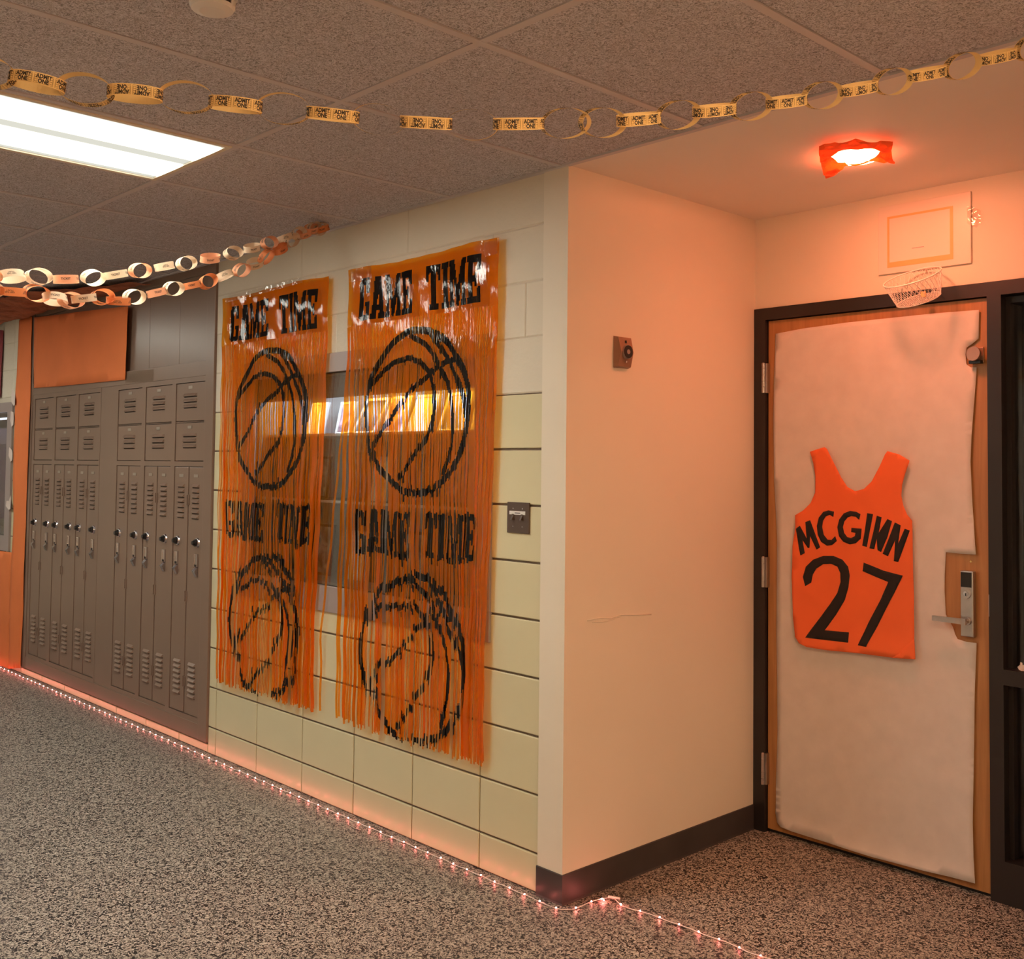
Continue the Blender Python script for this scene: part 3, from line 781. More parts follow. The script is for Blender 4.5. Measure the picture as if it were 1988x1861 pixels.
# basketball seams traced on the right curtain's upper ball (zoomed crop 560,560 at 4.6525 px per pixel)
def trace(pts): return [UY(560 + a / 4.6525, 560 + c / 4.6525, -.031) for a, c in pts]
seams_px = [
 [(1120, 435), (1230, 500), (1310, 600), (1345, 700), (1410, 830), (1460, 980), (1490, 1150), (1480, 1330), (1440, 1500), (1390, 1660)],
 [(1290, 420), (1370, 540), (1440, 650), (1520, 800), (1580, 1000), (1600, 1150)],
 [(1500, 640), (1400, 660), (1290, 740), (1190, 840), (1060, 970), (960, 1100), (880, 1210), (800, 1330), (760, 1420)],
 [(750, 880), (830, 760), (930, 670), (1080, 625), (1180, 660), (1260, 760), (1305, 900), (1315, 1060), (1290, 1230), (1200, 1400), (1090, 1570), (980, 1720)],
]
seams = [[(p.x - 1.645, p.z - 1.7125) for p in trace(s)] for s in seams_px]
ring = [(  .332 * math.cos(a * math.pi / 24), .328 * math.sin(a * math.pi / 24)) for a in range(49)]
seams.append(ring)
segs = [(a, c, .0145 if i == 4 else .0115) for i, s in enumerate(seams) for a, c in zip(s, s[1:])]
def inked_ball(u, v):
    if u * u + v * v > .36 ** 2: return False
    for (ax, az), (bx, bz), r in segs:
        if u < min(ax, bx) - r or u > max(ax, bx) + r or v < min(az, bz) - r or v > max(az, bz) + r: continue
        dx, dz = bx - ax, bz - az; k = max(0, min(1, ((u - ax) * dx + (v - az) * dz) / (dx * dx + dz * dz + 1e-12)))
        if (u - ax - k * dx) ** 2 + (v - az - k * dz) ** 2 < r * r: return True
    return False
def inked(u, z):
    """is the point u (from the curtain's left edge), z (metres up) printed black?"""
    for zt in (2.291, 1.308):
        if zt - .180 < z < zt:
            for x0, x1, pl in GAME:
                if x0 <= u <= x1:
                    a, c = (u - x0) / (x1 - x0), (z - zt + .180) / .180
                    n = sum(inside(p, a, c) for p in pl); return n % 2 == 1
            return False
    if 1.36 < z < 2.07: return inked_ball(u - .494, z - 1.7125)
    if .37 < z < 1.08: return inked_ball(u - .494, z - .729)
    return False
ZTOP, ZBOT, CW = 2.342, .396, .978
def curtain(x0, label, seed, pull, mess, thin, stray=-1):
    R = random.Random(seed)
    root = thing('fringe_curtain', label, 'curtain', (x0 + CW / 2, -.02, ZBOT), 'game day fringe curtains')
    ZH = 2.095                              # strips begin here
    def wave(u, z): return -.031 + .005 * math.sin(u * 19 + seed) + .003 * math.sin(u * 47 + z * 4) + .0025 * math.sin(z * 23 + u * 5)
    N = 104; du = CW / N
    # solid head of the curtain, printed like the rest
    hb = MB(); st = .0055
    nu, nz = int(CW / st), int((ZTOP - ZH) / .006)
    vs = []
    for j in range(nz + 1):
        z = ZTOP - (ZTOP - ZH) * j / nz
        for i in range(nu + 1):
            u = CW * i / nu
            vs.append((x0 + u, wave(u, z), z + .006 * math.sin(u * 7 + seed) * (1 - j / nz)))
    hb.v = vs
    for j in range(nz):
        for i in range(nu):
            hb.f.append([j * (nu + 1) + i, (j + 1) * (nu + 1) + i, (j + 1) * (nu + 1) + i + 1, j * (nu + 1) + i + 1])
            hb.mi.append(1 if inked(CW * (i + .5) / nu, ZTOP - (ZTOP - ZH) * (j + .5) / nz) else 0)
    hb.obj('curtain_head', ['film', 'film_black'], root, smooth=True)
    gend = 0; goff = 0.0; gz = 0.0
    for s in range(N):
        ua = du * s; uc = ua + du / 2
        # sideways drift: neighbours bunch together towards the bottom
        if s == gend:
            gend = s + R.choice((2, 3, 4, 5, 6, 8, 10)); goff = R.uniform(-1, 1) * .014; gz = R.uniform(-1, 1)
        d = goff + R.uniform(-1, 1) * .0022 + pull(uc)
        if R.random() < .05: d += R.choice((-1, 1)) * R.uniform(.012, .03)
        wd = du * R.uniform(.97, 1.04)
        tw = R.uniform(-.05, .05) if R.random() < .86 else R.uniform(-1.2, 1.2)
        if R.random() < thin(uc): tw = R.choice((-1, 1)) * R.uniform(1.1, 1.4); d += R.uniform(-.008, .008)
        if s == stray: d -= .17; tw = 1.0
        ph = R.uniform(0, 6.28); yo = R.uniform(-.0022, .0018); zb = ZBOT + R.uniform(-.012, .014); dz = R.uniform(-.006, .006) + (R.uniform(-.03, .03) if R.random() < .12 else 0); dlow = gz * mess * 1.4 + R.gauss(0, mess * .45)
        # rows: regular steps plus every change of the print
        zs = []; z = ZH; last = None; prev = None
        while z > zb:
            m = tuple(inked(ua + wd * (q + .5) / 2, z - .00125 + dz * min(1, (ZH - z) / .4) + dlow * max(0, min(1, (1.40 - z) / .5))) for q in range(2))
            if m != prev or last - z > .045:
                zs.append((z, m)); last = z; prev = m
            z -= .0025
        zs.append((zb, prev))
        b = MB()
        for z, m in zs:
            tt = (ZH - z) / (ZH - ZBOT); a = tw * min(1, tt * 2.2) + .15 * math.sin(z * 7 + ph) * tt
            cx = x0 + uc + d * min(1, tt * 1.25) ** 1.1 + .0018 * math.sin(z * 5 + ph) * tt
            cy = wave(uc, z) + yo * min(1, tt * 3) + .0015 * math.sin(z * 11 + ph)
            for q in (-.5, 0, .5):
                b.v.append((cx + wd * q * math.cos(a), cy + wd * q * math.sin(a) - (.0004 if q == 0 else 0), z))
        for i in range(len(zs) - 1):
            for q in range(2):
                b.f.append([i * 3 + q, (i + 1) * 3 + q, (i + 1) * 3 + q + 1, i * 3 + q + 1]); b.mi.append(1 if zs[i][1][q] else 0)
        b.obj('strip', ['film', 'film_black'], root, smooth=True)
    return root
curtain(.031, 'orange film fringe curtain printed game time, next to the lockers', 3, lambda u: -.075 * max(0, (u - .7) / .29) + .012 * max(0, 1 - u / .2), .022, lambda u: .45 if u > .80 else (.4 if u < .1 else .04))
curtain(1.156, 'orange film fringe curtain printed game time, nearer the light switch', 8, lambda u: -.075 * max(0, (u - .8) / .19) * .9 - .02 * max(0, 1 - u / .1), .013, lambda u: .62 if u < .19 else .04, 2)
# clear tape holding them
def tape(pts, y, lab, step=.012, amp=.004):
    q = [UY(a, c, y) for a, c in pts]
    b = sheet([(p.x, p.z) for p in q], step, lambda u, v: (u, y + amp * noise.noise(Vector((u * 50, v * 50, 2))), v))
    return tag(b.obj('clear_tape', 'tape', smooth=True), lab, 'tape', 'bits of clear tape')
tape([(436, 577), (500, 560), (585, 538), (588, 548), (500, 572), (438, 588)], -.046, 'long clear tape along the top edge of the left fringe curtain')
tape([(678, 525), (720, 515), (722, 540), (680, 548)], -.046, 'clear tape on the upper left corner of the right fringe curtain')
tape([(940, 470), (966, 464), (966, 492), (942, 498)], -.046, 'clear tape on the upper right corner of the right fringe curtain')
tape([(243, 722), (298, 716), (297, 740), (243, 743)], -.0135, 'clear tape strip at the lower right corner of the orange paper panel', amp=.0015)

# ================================================================== SWITCH, DOOR HOLDER, SMOKE DETECTOR
t = thing('switch_plate', 'dark brown double light switch plate with a white label strip', 'light switch', (2.229, 0, 1.31))
bobj('cover_plate', 'brown_plate', (2.172, 2.287, -.0065, .0005, 1.254, 1.366), t, bevel=.002)
bobj('label_strip', 'white_plastic', (2.186, 2.268, -.0078, -.0064, 1.321, 1.334), t)
bobj('label_print', 'ticket_ink', (2.214, 2.243, -.0082, -.0077, 1.3255, 1.3285), t)
for x in (2.205, 2.253):
    b = MB(); b.box(-.005, .005, -.0095, -.0064, -.011, .011)
    b.add([(-.004, -.0095, .006), (.004, -.0095, .006), (.004, -.019, -.010), (-.004, -.019, -.010), (.004, -.0095, -.008), (-.004, -.0095, -.008)], [(0, 1, 2, 3), (3, 2, 4, 5), (0, 3, 5), (1, 4, 2)])
    b.obj('toggle', 'brown_plate', t, (x, 0, 1.312))
    for z in (1.343, 1.278): MB().cyl((0, -.0064, 0), (0, -1, 0), .0028, .0024, .0012, 10).obj('screw', 'chrome', t, (x, 0, z))
# magnetic door holder on the alcove side wall
c = Vector((XC, .279, 1.918))
t = thing('door_holder', 'bronze magnetic door holder with round black magnet on the alcove wall', 'door holder', c)
hy, hz = .041, .058
b = MB(); P = .033; p0 = .019
b.add([(0, -hy, -hz), (0, hy, -hz), (0, hy, hz), (0, -hy, hz), (p0, -hy + .005, -hz + .005), (p0, hy - .005, -hz + .005), (p0, hy - .005, hz - .004), (p0, -hy + .005, hz - .004), (P, -hy + .007, 0), (P, hy - .007, 0)],
      [(0, 1, 5, 4), (2, 3, 7, 6), (4, 5, 9, 8), (8, 9, 6, 7), (0, 4, 8, 7, 3), (1, 2, 6, 9, 5)])
b.obj('housing', 'bronze', t, c)
MB().cyl((P - .006, 0, 0), (1, 0, 0), .026, .025, .010, 28).obj('magnet_rim', 'steel', t, c)
MB().cyl((P + .004, 0, 0), (1, 0, 0), .024, .024, .0012, 28).obj('magnet_face', 'black_plastic', t, c)
MB().cyl((P + .0052, 0, 0), (1, 0, 0), .009, .0085, .001, 18).obj('magnet_core', 'steel', t, c)
MB().cyl((p0 + .006, 0, -.036), (1, 0, 0), .004, .0035, .004, 12).obj('screw', 'chrome', t, c)
bobj('slot', 'black_plastic', (XC + p0 + .004, XC + p0 + .008, c.y - .003, c.y + .003, c.z + .032, c.z + .042), t)
# smoke detector
a0, a1 = UZ(366, 5, 2.515), UZ(460, 12, 2.515)
c = Vector((2.80, -1.545, CEIL))
sc = UZ(412, 19, CEIL - .042); c.x, c.y = sc.x, sc.y
t = thing('smoke_detector', 'round white smoke detector on the ceiling tile', 'smoke detector', c)
MB().cyl((0, 0, .002), (0, 0, -1), .058, .056, .014, 40).obj('base', 'white_plastic', t, c)
MB().cyl((0, 0, -.012), (0, 0, -1), .046, .044, .022, 40).obj('vent_ring', 'smoke_slot', t, c)
b = MB(); b.cyl((0, 0, -.034), (0, 0, -1), .050, .046, .008, 40); b.cyl((0, 0, -.042), (0, 0, -1), .046, .028, .005, 40)
b.obj('cap', 'white_plastic', t, c)
b = MB()
for k in range(10):
    a = k * 2 * math.pi / 10; b.box(*(lambda x, y: (x - .003, x + .003, y - .003, y + .003))(.047 * math.cos(a), .047 * math.sin(a)), -.036, -.010)
b.obj('vent_rib', 'white_plastic', t, c)

# ================================================================== DOOR, FRAME, SIDE WINDOW
DL, DR, DT, DB, DY = 2.527, 3.441, 2.119, .014, 1.157
fr = MB()
fy0, fy1 = AD - .012, AD + .13
fr.box(XC + .001, DL - .003, fy0, fy1, 0, 2.172); fr.box(DL - .003, 4.03, fy0, fy1, DT + .003, 2.172); fr.box(DR + .003, 3.493, fy0, fy1, 0, DT + .003)
fr.box(3.975, 4.03, fy0, fy1, 0, DT + .003); fr.box(3.493, 3.975, fy0, fy1, .0, .146); fr.box(3.493, 3.975, fy0, fy1, .752, .806)
fr.box(DL - .003, DR + .003, AD + .06, fy1, 2.10, DT + .003); fr.box(3.493, 3.510, AD + .03, fy1, .146, DT); fr.box(3.510, 3.975, AD + .03, fy1, 2.095, DT)
tr = fr.obj('trim_1', 'frame_black'); struct(tr, 'black metal frame around the door and the narrow side window', 'door frame')
dw = MB()
door = thing('door_1', 'wooden classroom door covered with white paper and an orange jersey', 'door', ((DL + DR) / 2, DY, 0)); door['kind'] = 'structure'
bobj('door_slab', 'wood', (DL, DR, DY, DY + .044, DB, DT), door, bevel=.0015)
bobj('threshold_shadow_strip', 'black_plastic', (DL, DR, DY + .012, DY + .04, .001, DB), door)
for z0, z1 in ((.195, .322), (1.005, 1.129), (1.815, 1.939)):
    b = MB(); cz = (z0 + z1) / 2; n = 5; h = (z1 - z0) / n
    for k in range(n): b.cyl((0, 0, z0 - cz + h * k + .0006), (0, 0, 1), .0072, .0072, h - .0012, 14)
    b.cyl((0, 0, z1 - cz), (0, 0, 1), .0072, .004, .004, 14)
    hg = b.obj('hinge', 'steel', door, (2.5195, AD - .018, cz))
    bobj('hinge_leaf', 'steel', (2.5195, 2.534, AD - .012, DY + .002, z0, z1), hg)
# lock with lever
lk = bobj('lock_plate', 'steel', (3.345, 3.392, DY - .024, DY - .0002, .905, 1.139), door, bevel=.003)
bobj('card_reader', 'black_plastic', (3.3475, 3.3855, DY - .0262, DY - .0235, 1.081, 1.134), lk, bevel=.0008)
MB().cyl((0, 0, 0), (0, -1, 0), .0175, .0170, .005, 28).obj('key_cylinder', 'steel', lk, (3.367, DY - .0235, 1.058))
b = MB(); b.cyl((0, -.0045, 0), (0, -1, 0), .0095, .009, .002, 20); b.obj('key_core', 'chrome', lk, (3.367, DY - .0235, 1.058))
bobj('keyhole', 'black_plastic', (3.3655, 3.3685, DY - .0306, DY - .0295, 1.051, 1.060), lk)
b = MB(); b.cyl((0, 0, 0), (0, -1, 0), .0145, .013, .008, 24); b.cyl((0, -.008, 0), (0, -1, 0), .0095, .0095, .026, 20)
xs = [.008, -.006, -.03, -.07, -.118]; 
pts = []
for i, x in enumerate(xs):
    y = -.034 + (-.0 if i < 2 else .002 * i); hh = .0105 - .0004 * i
    pts.append([(x, y - .0055, -hh), (x, y - .0055, hh), (x, y + .0055, hh), (x, y + .0055, -hh)])
vs = [p for q in pts for p in q]; fs = [(0, 1, 2, 3), (19, 18, 17, 16)]
for i in range(4):
    for k in range(4): fs.append((i * 4 + k, i * 4 + (k + 1) % 4, (i + 1) * 4 + (k + 1) % 4, (i + 1) * 4 + k))
b.add(vs, fs)
b.obj('lever', 'steel', lk, (3.372, DY - .0235, .962))
MB().cyl((0, 0, 0), (0, -1, 0), .0045, .004, .0015, 14).obj('tack', 'brass', door, (3.374, DY, 1.172))
bobj('strike_plate', 'steel', (DR + .0031, DR + .0052, AD - .0135, AD + .03, .985, 1.062), door)
# holder catch near the top of the door
p = UY(1440 + 1350 / 3.002, 480 + 620 / 3.002, DY - .04)
hc = MB().cyl((0, -.003, 0), (0, -1, 0), .0115, .0115, .030, 16).obj('holder_arm', 'steel', door, (p.x, DY, p.z))
d = Vector((-.10, -1, .06)).normalized()
MB().cyl((0, -.03, 0), d, .0255, .0255, .012, 28).obj('holder_disc', 'bronze', hc, (p.x, DY, p.z))
bobj('holder_base', 'bronze', (p.x - .02, p.x + .022, DY - .006, DY - .0002, p.z - .032, p.z + .026), hc, bevel=.002)
bobj('holder_lip', 'black_plastic', (p.x - .022, p.x + .02, DY - .03, DY - .006, p.z - .034, p.z - .022), hc)
# side window glass, dark blinds
wn = bobj('window_1', 'glass', (3.494, 3.974, AD + .060, AD + .065, .807, DT)); struct(wn, 'tall dark glass pane beside the door', 'window')
wn = bobj('window_2', 'glass', (3.494, 3.974, AD + .060, AD + .065, .147, .751)); struct(wn, 'lower dark glass pane beside the door', 'window')
t = thing('window_blind', 'near black vertical blind hanging behind the dark side window', 'blind', (3.73, AD + .2, .05))
for k in range(13):
    b = MB(); b.add([(-.017, -.006, .1), (.017, .006, .1), (.017, .006, 2.2), (-.017, -.006, 2.2)], [(0, 1, 2, 3)])
    solid(b.obj('blind_slat', 'blind', t, (3.515 + .038 * k, AD + .2, 0)), .001)
# little ribbon on the window rail
p = UY(1984, 1294, AD - .03)
def place(u, v): return (p.x + u, AD - .026 + .009 * noise.noise(Vector((u * 60, v * 60, 1))) - .006 * math.cos(u * 90), p.z + v)
b = sheet([(-.018, -.004), (-.006, .006), (-.004, .016), (.002, .014), (.004, .006), (.016, .012), (.022, .002), (.014, -.012), (.0, -.014), (-.012, -.011)], .004, place)
tag(solid(b.obj('ribbon', 'paper_pale'), .0005), 'small crumpled pale ribbon hanging on the black window rail', 'ribbon')

# ================================================================== PAPER AND JERSEY ON THE DOOR
PY = DY - .006
def doorwave(x, z):
    n = .0035 * noise.noise(Vector((x * 2.6, z * 1.7, 4))) + .0022 * noise.noise(Vector((x * 6, z * 5, 9)))
    n += .004 * math.exp(-((z - 1.33) / .05) ** 2) * max(0, (x - 3.1) / .3)
    cur = max(0, .10 - z) / .06
    n -= .012 * cur * cur
    edge = max(0, (x - 3.30) / .09); n -= .004 * edge * (1 + .8 * math.sin(z * 5.2 + 1))
    return n
pl = [(2.566, 2.062), (2.70, 2.073), (2.882, 2.079), (3.05, 2.080), (3.25, 2.081), (3.4125, 2.077), (3.411, 2.02), (3.410, 1.974), (3.385, 1.955), (3.366, 1.944), (3.362, 1.92), (3.365, 1.884), (3.380, 1.872), (3.402, 1.87), (3.393, 1.75), (3.383, 1.62), (3.379, 1.53), (3.386, 1.35), (3.398, 1.199),
      (3.34, 1.198), (3.284, 1.200), (3.280, 1.12), (3.279, 1.059), (3.283, .975), (3.297, .95), (3.309, .932), (3.318, .905), (3.327, .890), (3.36, .884), (3.396, .885), (3.388, .70), (3.384, .45), (3.380, .25), (3.382, .132), (3.386, .075), (3.392, .044),
      (3.2, .034), (3.0, .030), (2.8, .034), (2.65, .036), (2.600, .040), (2.580, .052), (2.568, .085), (2.570, .2), (2.578, .426), (2.572, .8), (2.574, 1.207), (2.560, 1.45), (2.557, 1.705), (2.560, 1.9)]
b = sheet(pl, .028, lambda u, v: (u, PY + doorwave(u, v), v))
o = b.obj('white_paper', 'paper_white', smooth=True); solid(o, .0005)
tag(o, 'large white paper sheet taped over the door behind the orange jersey', 'paper')
def jz(q): p = UY(1500 + q[0] / 4.047, 850 + q[1] / 4.047, PY - .012); return (p.x, p.z)
jo = [(292, 108), (350, 88), (410, 72), (428, 84), (480, 190), (540, 310), (590, 385), (650, 418), (720, 400), (780, 340), (840, 230), (885, 130), (905, 103), (1000, 130), (1080, 178), (1045, 280), (1022, 370), (1015, 450), (1030, 530), (1060, 600), (1100, 650),
      (1105, 900), (1115, 1300), (1120, 1580), (1135, 1735), (1050, 1730), (950, 1722), (700, 1690), (450, 1665), (280, 1640), (215, 1610), (185, 1560), (165, 1400), (158, 1100), (165, 850), (185, 700), (183, 605), (240, 570), (300, 510), (335, 430), (335, 300), (320, 200)]
def jwave(x, z):
    n = .0030 * noise.noise(Vector((x * 9, z * 7, 2))) + .0022 * noise.noise(Vector((x * 17 + z * 9, z * 13, 6)))
    n -= .004 * max(0, (x - 3.02) / .15) + .010 * max(0, (.90 - z) / .1) * max(0, min(1, (x - 2.64) / .1))
    n -= .006 * max(0, (2.72 - x) / .06) ** 2
    return PY - .013 + n
js = thing('paper_jersey', 'orange paper basketball jersey cut-out reading MCGINN 27 on the door', 'paper jersey', (2.92, PY - .012, .8))
o = sheet([jz(q) for q in jo], .020, lambda u, v: (u, jwave(u, v), v)).obj('jersey', 'paper_jersey', js, smooth=True); solid(o, .0006)
fold = [(950, 1722), (1010, 1690), (1045, 1640), (1110, 1585), (1120, 1580), (1135, 1735), (1050, 1730)]
o2 = sheet([jz(q) for q in fold], .015, lambda u, v: (u, jwave(u, v) - .002, v)).obj('curled_corner', 'paper_jersey', js, smooth=True); solid(o2, .0006)
letters = {
 'letter_m': [(190, 712), (220, 688), (272, 790), (262, 660), (298, 645), (378, 858), (350, 876), (300, 770), (292, 862), (280, 864), (238, 800), (256, 903), (222, 922)],
 'letter_c': [(483, 578), (440, 568), (400, 580), (365, 625), (350, 690), (358, 760), (385, 815), (430, 845), (470, 840), (507, 808), (495, 770), (465, 800), (435, 798), (405, 760), (392, 700), (398, 650), (420, 615), (450, 603), (478, 620)],
 'letter_g': [(692, 598), (660, 580), (610, 572), (560, 592), (525, 640), (512, 700), (525, 770), (560, 815), (610, 835), (660, 825), (697, 790), (703, 712), (622, 705), (620, 738), (655, 745), (650, 770), (620, 785), (590, 778), (565, 745), (555, 700), (565, 655), (590, 625), (620, 612), (655, 618), (682, 642)],
 'letter_i': [(745, 590), (790, 598), (768, 720), (745, 855), (710, 845), (728, 730)],
 'letter_n': [(820, 610), (858, 622), (835, 745), (905, 636), (942, 652), (905, 780), (855, 895), (828, 880), (820, 790), (802, 872), (765, 865), (795, 730)],
 'letter_n.001': [(965, 662), (1010, 685), (990, 830), (1042, 712), (1082, 726), (1040, 840), (992, 972), (957, 967), (968, 800), (910, 928), (868, 908), (920, 780)],
 'digit_two': [(240, 1090), (262, 1010), (320, 955), (400, 925), (480, 925), (550, 955), (595, 1010), (608, 1080), (600, 1170), (570, 1270), (500, 1390), (415, 1508), (605, 1525), (603, 1605), (440, 1585), (265, 1565), (360, 1430), (450, 1310), (510, 1215), (535, 1130), (533, 1060), (510, 1010), (460, 987), (400, 990), (345, 1025), (318, 1070), (305, 1135), (260, 1163)],
 'digit_seven': [(718, 978), (870, 1040), (1028, 1080), (985, 1170), (900, 1330), (840, 1450), (755, 1612), (745, 1637), (680, 1625), (750, 1460), (850, 1270), (912, 1130), (810, 1090), (710, 1045)]}
for nme, pl in letters.items():
    o = sheet([jz(q) for q in pl], .012, lambda u, v: (u, jwave(u, v) - .0016, v)).obj(nme, 'paper_black', js, smooth=True); solid(o, .0006)

# ================================================================== HOOP ABOVE THE DOOR
t = thing('basketball_hoop', 'toy basketball hoop with backboard and white wire basket above the door', 'basketball hoop', (3.2, AD, 2.2))
b = MB(); b.box(3.029, 3.388, AD - .009, AD - .0005, 2.249, 2.512)
o = b.obj('backboard', 'backboard', t, bevel=.002)
s0, s1, q0, q1, k = 3.067, 3.323, 2.272, 2.469, .0085
b = MB(); yy = AD - .0098
for (a, c, d, e2) in ((s0, s1, q1 - k, q1), (s0, s1, q0, q0 + .020), (s0, s0 + k, q0 + .020, q1 - k), (s1 - k * 1.4, s1, q0 + .020, q1 - k)): b.box(a, c, yy, AD - .009, d, e2)
b.obj('target_square', 'orange_line', o)
bobj('board_slot', 'case_metal', (3.165, 3.212, yy, AD - .009, 2.333, 2.3355), o)
yc = AD - .128
hc = UY(1768, 529, yc); RT, RB, HB = .103, .079, .088
TH = math.radians(26); RO = math.radians(-4)
def bask(x, y, z):
    """basket point (x, y from its axis, z down from the rim): the basket droops forward from its bracket"""
    y -= RT; x, z = x * math.cos(RO) + z * math.sin(RO), z * math.cos(RO) - x * math.sin(RO)
    y, z = y * math.cos(TH) - z * math.sin(TH), y * math.sin(TH) + z * math.cos(TH)
    return (hc.x + x, yc + RT + y, hc.z + .030 + z)
MB().tube([bask(RT * math.cos(a * math.pi / 20), RT * math.sin(a * math.pi / 20), 0) for a in range(40)], .0026, 6, True).obj('rim', 'wire_white', t, smooth=True)
b = MB(); n = 34
for k in range(n):
    for sg in (-1, 1):
        pts = []
        for i in range(6):
            f = i / 5; r = RT + (RB - RT) * f; a = 2 * math.pi * k / n + sg * f * .48
            pts.append(bask(r * math.cos(a), r * math.sin(a), -HB * f))
        b.tube(pts, .0009, 4)
b.obj('wire_mesh', 'wire_white', t)
b = MB(); b.tube([bask(RB * math.cos(a * math.pi / 16), RB * math.sin(a * math.pi / 16), -HB) for a in range(32)], .0018, 5, True)
for i in range(-6, 7):
    d = i * RB / 7; h = math.sqrt(RB * RB - d * d)
    b.tube([bask(d, -h, -HB), bask(d, h, -HB)], .0008, 4); b.tube([bask(-h, d, -HB), bask(h, d, -HB)], .0008, 4)
b.obj('basket_floor', 'wire_white', t)
b = MB(); b.tube([bask(0, RT, 0), (hc.x, AD - .009, hc.z + .034)], .0024, 6); b.obj('rim_bracket', 'wire_white', t)
q = bask(.01, .02, -HB); bobj('clip', 'orange_line', (q[0] - .009, q[0] + .009, q[1] - .002, q[1] + .002, q[2] + .001, q[2] + .022), t)
tape([(1877, 402), (1884, 399), (1904, 408), (1904, 433), (1895, 442), (1878, 434)], AD - .012, 'shiny clear tape on the right edge of the toy backboard', .006, .008)

# ================================================================== LED STRING ALONG THE FLOOR
zw = .008
wall_px = [(-30, 1290), (4, 1305), (60, 1330), (145, 1371), (245, 1416), (335, 1439 + 0), (398, 1467), (414, 1474), (495, 1508.5), (586, 1548.7), (685, 1592), (783, 1634.5), (835, 1656), (890, 1679.5), (948, 1704), (1010, 1730)]
a0 = UZ(414, 1474, zw); a1 = UZ(1010, 1730, zw)
yw = (a0.y + a1.y) / 2
path = [(XL + .3, yw, zw), (a1.x, yw, zw)]
for q in ((85, 338), (220, 395), (275, 414), (365, 410), (482, 362), (600, 322), (650, 318), (690, 332), (740, 380), (880, 422), (1042, 475), (1205, 535), (1372, 598), (1545, 660), (1718, 735), (1895, 797), (2080, 870), (2300, 960)):
    p = UZ(1020 + q[0] / 3.976, 1660 + q[1] / 3.976, zw); path.append((p.x, p.y, zw))
path = [Vector(p) for p in path]
dense = []
for p, q in zip(path, path[1:]):
    n = max(1, int((q - p).length / .03)); dense += [p + (q - p) * (i / n) for i in range(n)]
dense.append(path[-1])
for i, p in enumerate(dense): p.z = .005 + .0015 * math.sin(i * 1.7); p.y += .0015 * math.sin(i * .9) if p.x < 2.3 else 0
t = thing('led_string', 'thin clear string of red glowing LED beads along the foot of the wall', 'string lights', (0, yw, 0))
MB().tube(dense, .0016, 5).obj('cord', 'led_wire', t, smooth=True)
bm = bmesh.new(); bmesh.ops.create_icosphere(bm, subdivisions=1, radius=.0026)
lm = bpy.data.meshes.new('led_bead'); bm.to_mesh(lm); bm.free(); lm.materials.append(M['led'])
acc = 0.0; step = .0767; nxt = .03
for p, q in zip(dense, dense[1:]):
    l = (q - p).length
    while acc + l > nxt:
        c = p + (q - p) * ((nxt - acc) / l); c.z = .007
        if c.x > -3.6: link('led_bead', lm, t, c)
        nxt += step
    acc += l
for q in ((605, 345), (735, 375), (590, 335)):
    p = UZ(1020 + q[0] / 3.976, 1660 + q[1] / 3.976, .008); link('led_bead', lm, t, p)
p = UZ(1020 + 685 / 3.976, 1660 + 325 / 3.976, .008)
MB().tube([(-.02, -.008, 0), (.02, .008, 0)], .004, 8).obj('connector', 'led_wire', t, p)

# ================================================================== PAPER CHAINS
def band(b, r, w, squash=1.0, n=40):
    o = len(b.v)
    for k in range(n):
        a = 2 * math.pi * k / n
        for z in (-w / 2, w / 2): b.v.append((r * math.cos(a), r * squash * math.sin(a), z))
    for k in range(n):
        j = (k + 1) % n; b.f.append([o + 2 * k, o + 2 * j, o + 2 * j + 1, o + 2 * k + 1]); b.mi.append(0)
ARC = {}
def wrap(vs, a0, r, squash, flip=1):
    # walk along the ellipse by arc length, so that the print keeps its width
    key = (r, squash)
    if key not in ARC:
        tab = [0.0]
        for i in range(720):
            a = (i + .5) * math.pi / 360; tab.append(tab[-1] + math.hypot(r * math.sin(a), r * squash * math.cos(a)) * math.pi / 360)
        ARC[key] = tab
    tab = ARC[key]; tot = tab[-1]; out = []
    for x, y, _ in vs:
        q = (a0 / (2 * math.pi) * tot + flip * x) % tot
        i = bisect.bisect_right(tab, q) - 1; i = max(0, min(719, i))
        a = (i + (q - tab[i]) / (tab[i + 1] - tab[i])) * math.pi / 360
        out.append((r * math.cos(a), r * squash * math.sin(a), flip * y))
    return out
def print_mesh(name, text, r, w, count, tw, th, size, bold, squash, frame, mats, flip=1, sx=1.0, sy=1.0):
    vs, fs = textmesh(text, size, bold)
    vs = [(x * sx, y * sy, z) for x, y, z in vs]
    b = MB(); R = r + .0005; band(b, r, w, squash)
    def rect(x0, x1, y0, y1, a0):
        n = max(1, int((x1 - x0) / .006)); p = []
        for i in range(n + 1):
            x = x0 + (x1 - x0) * i / n; p += [(x, y0, 0), (x, y1, 0)]
        b.add(wrap(p, a0, R, squash), [(2 * i, 2 * i + 2, 2 * i + 3, 2 * i + 1) for i in range(n)])
    for k in range(count):
        a0 = 2 * math.pi * (k + .5) / count + .25
        b.cur = 1; b.add(wrap(vs, a0, R, squash, flip), fs)
        if frame:
            b.cur = 2; l = .0006
            rect(-tw, tw, th - l, th, a0); rect(-tw, tw, -th, -th + l, a0); rect(-tw, -tw + l, -th, th, a0); rect(tw - l, tw, -th, th, a0)
            for s in (-1, 1):
                c = s * tw * .78
                rect(c - .0022, c + .0022, -th * .62, th * .62, a0) if False else None
                for g in (-.0022, .0022): rect(c + g - .0003, c + g + .0003, -th * .68, th * .68, a0)
                for h in (-.68, -.2, .25, .66): rect(c - .0022, c + .0022, th * h - .0004, th * h + .0004, a0)
    return b.mesh(name, mats)
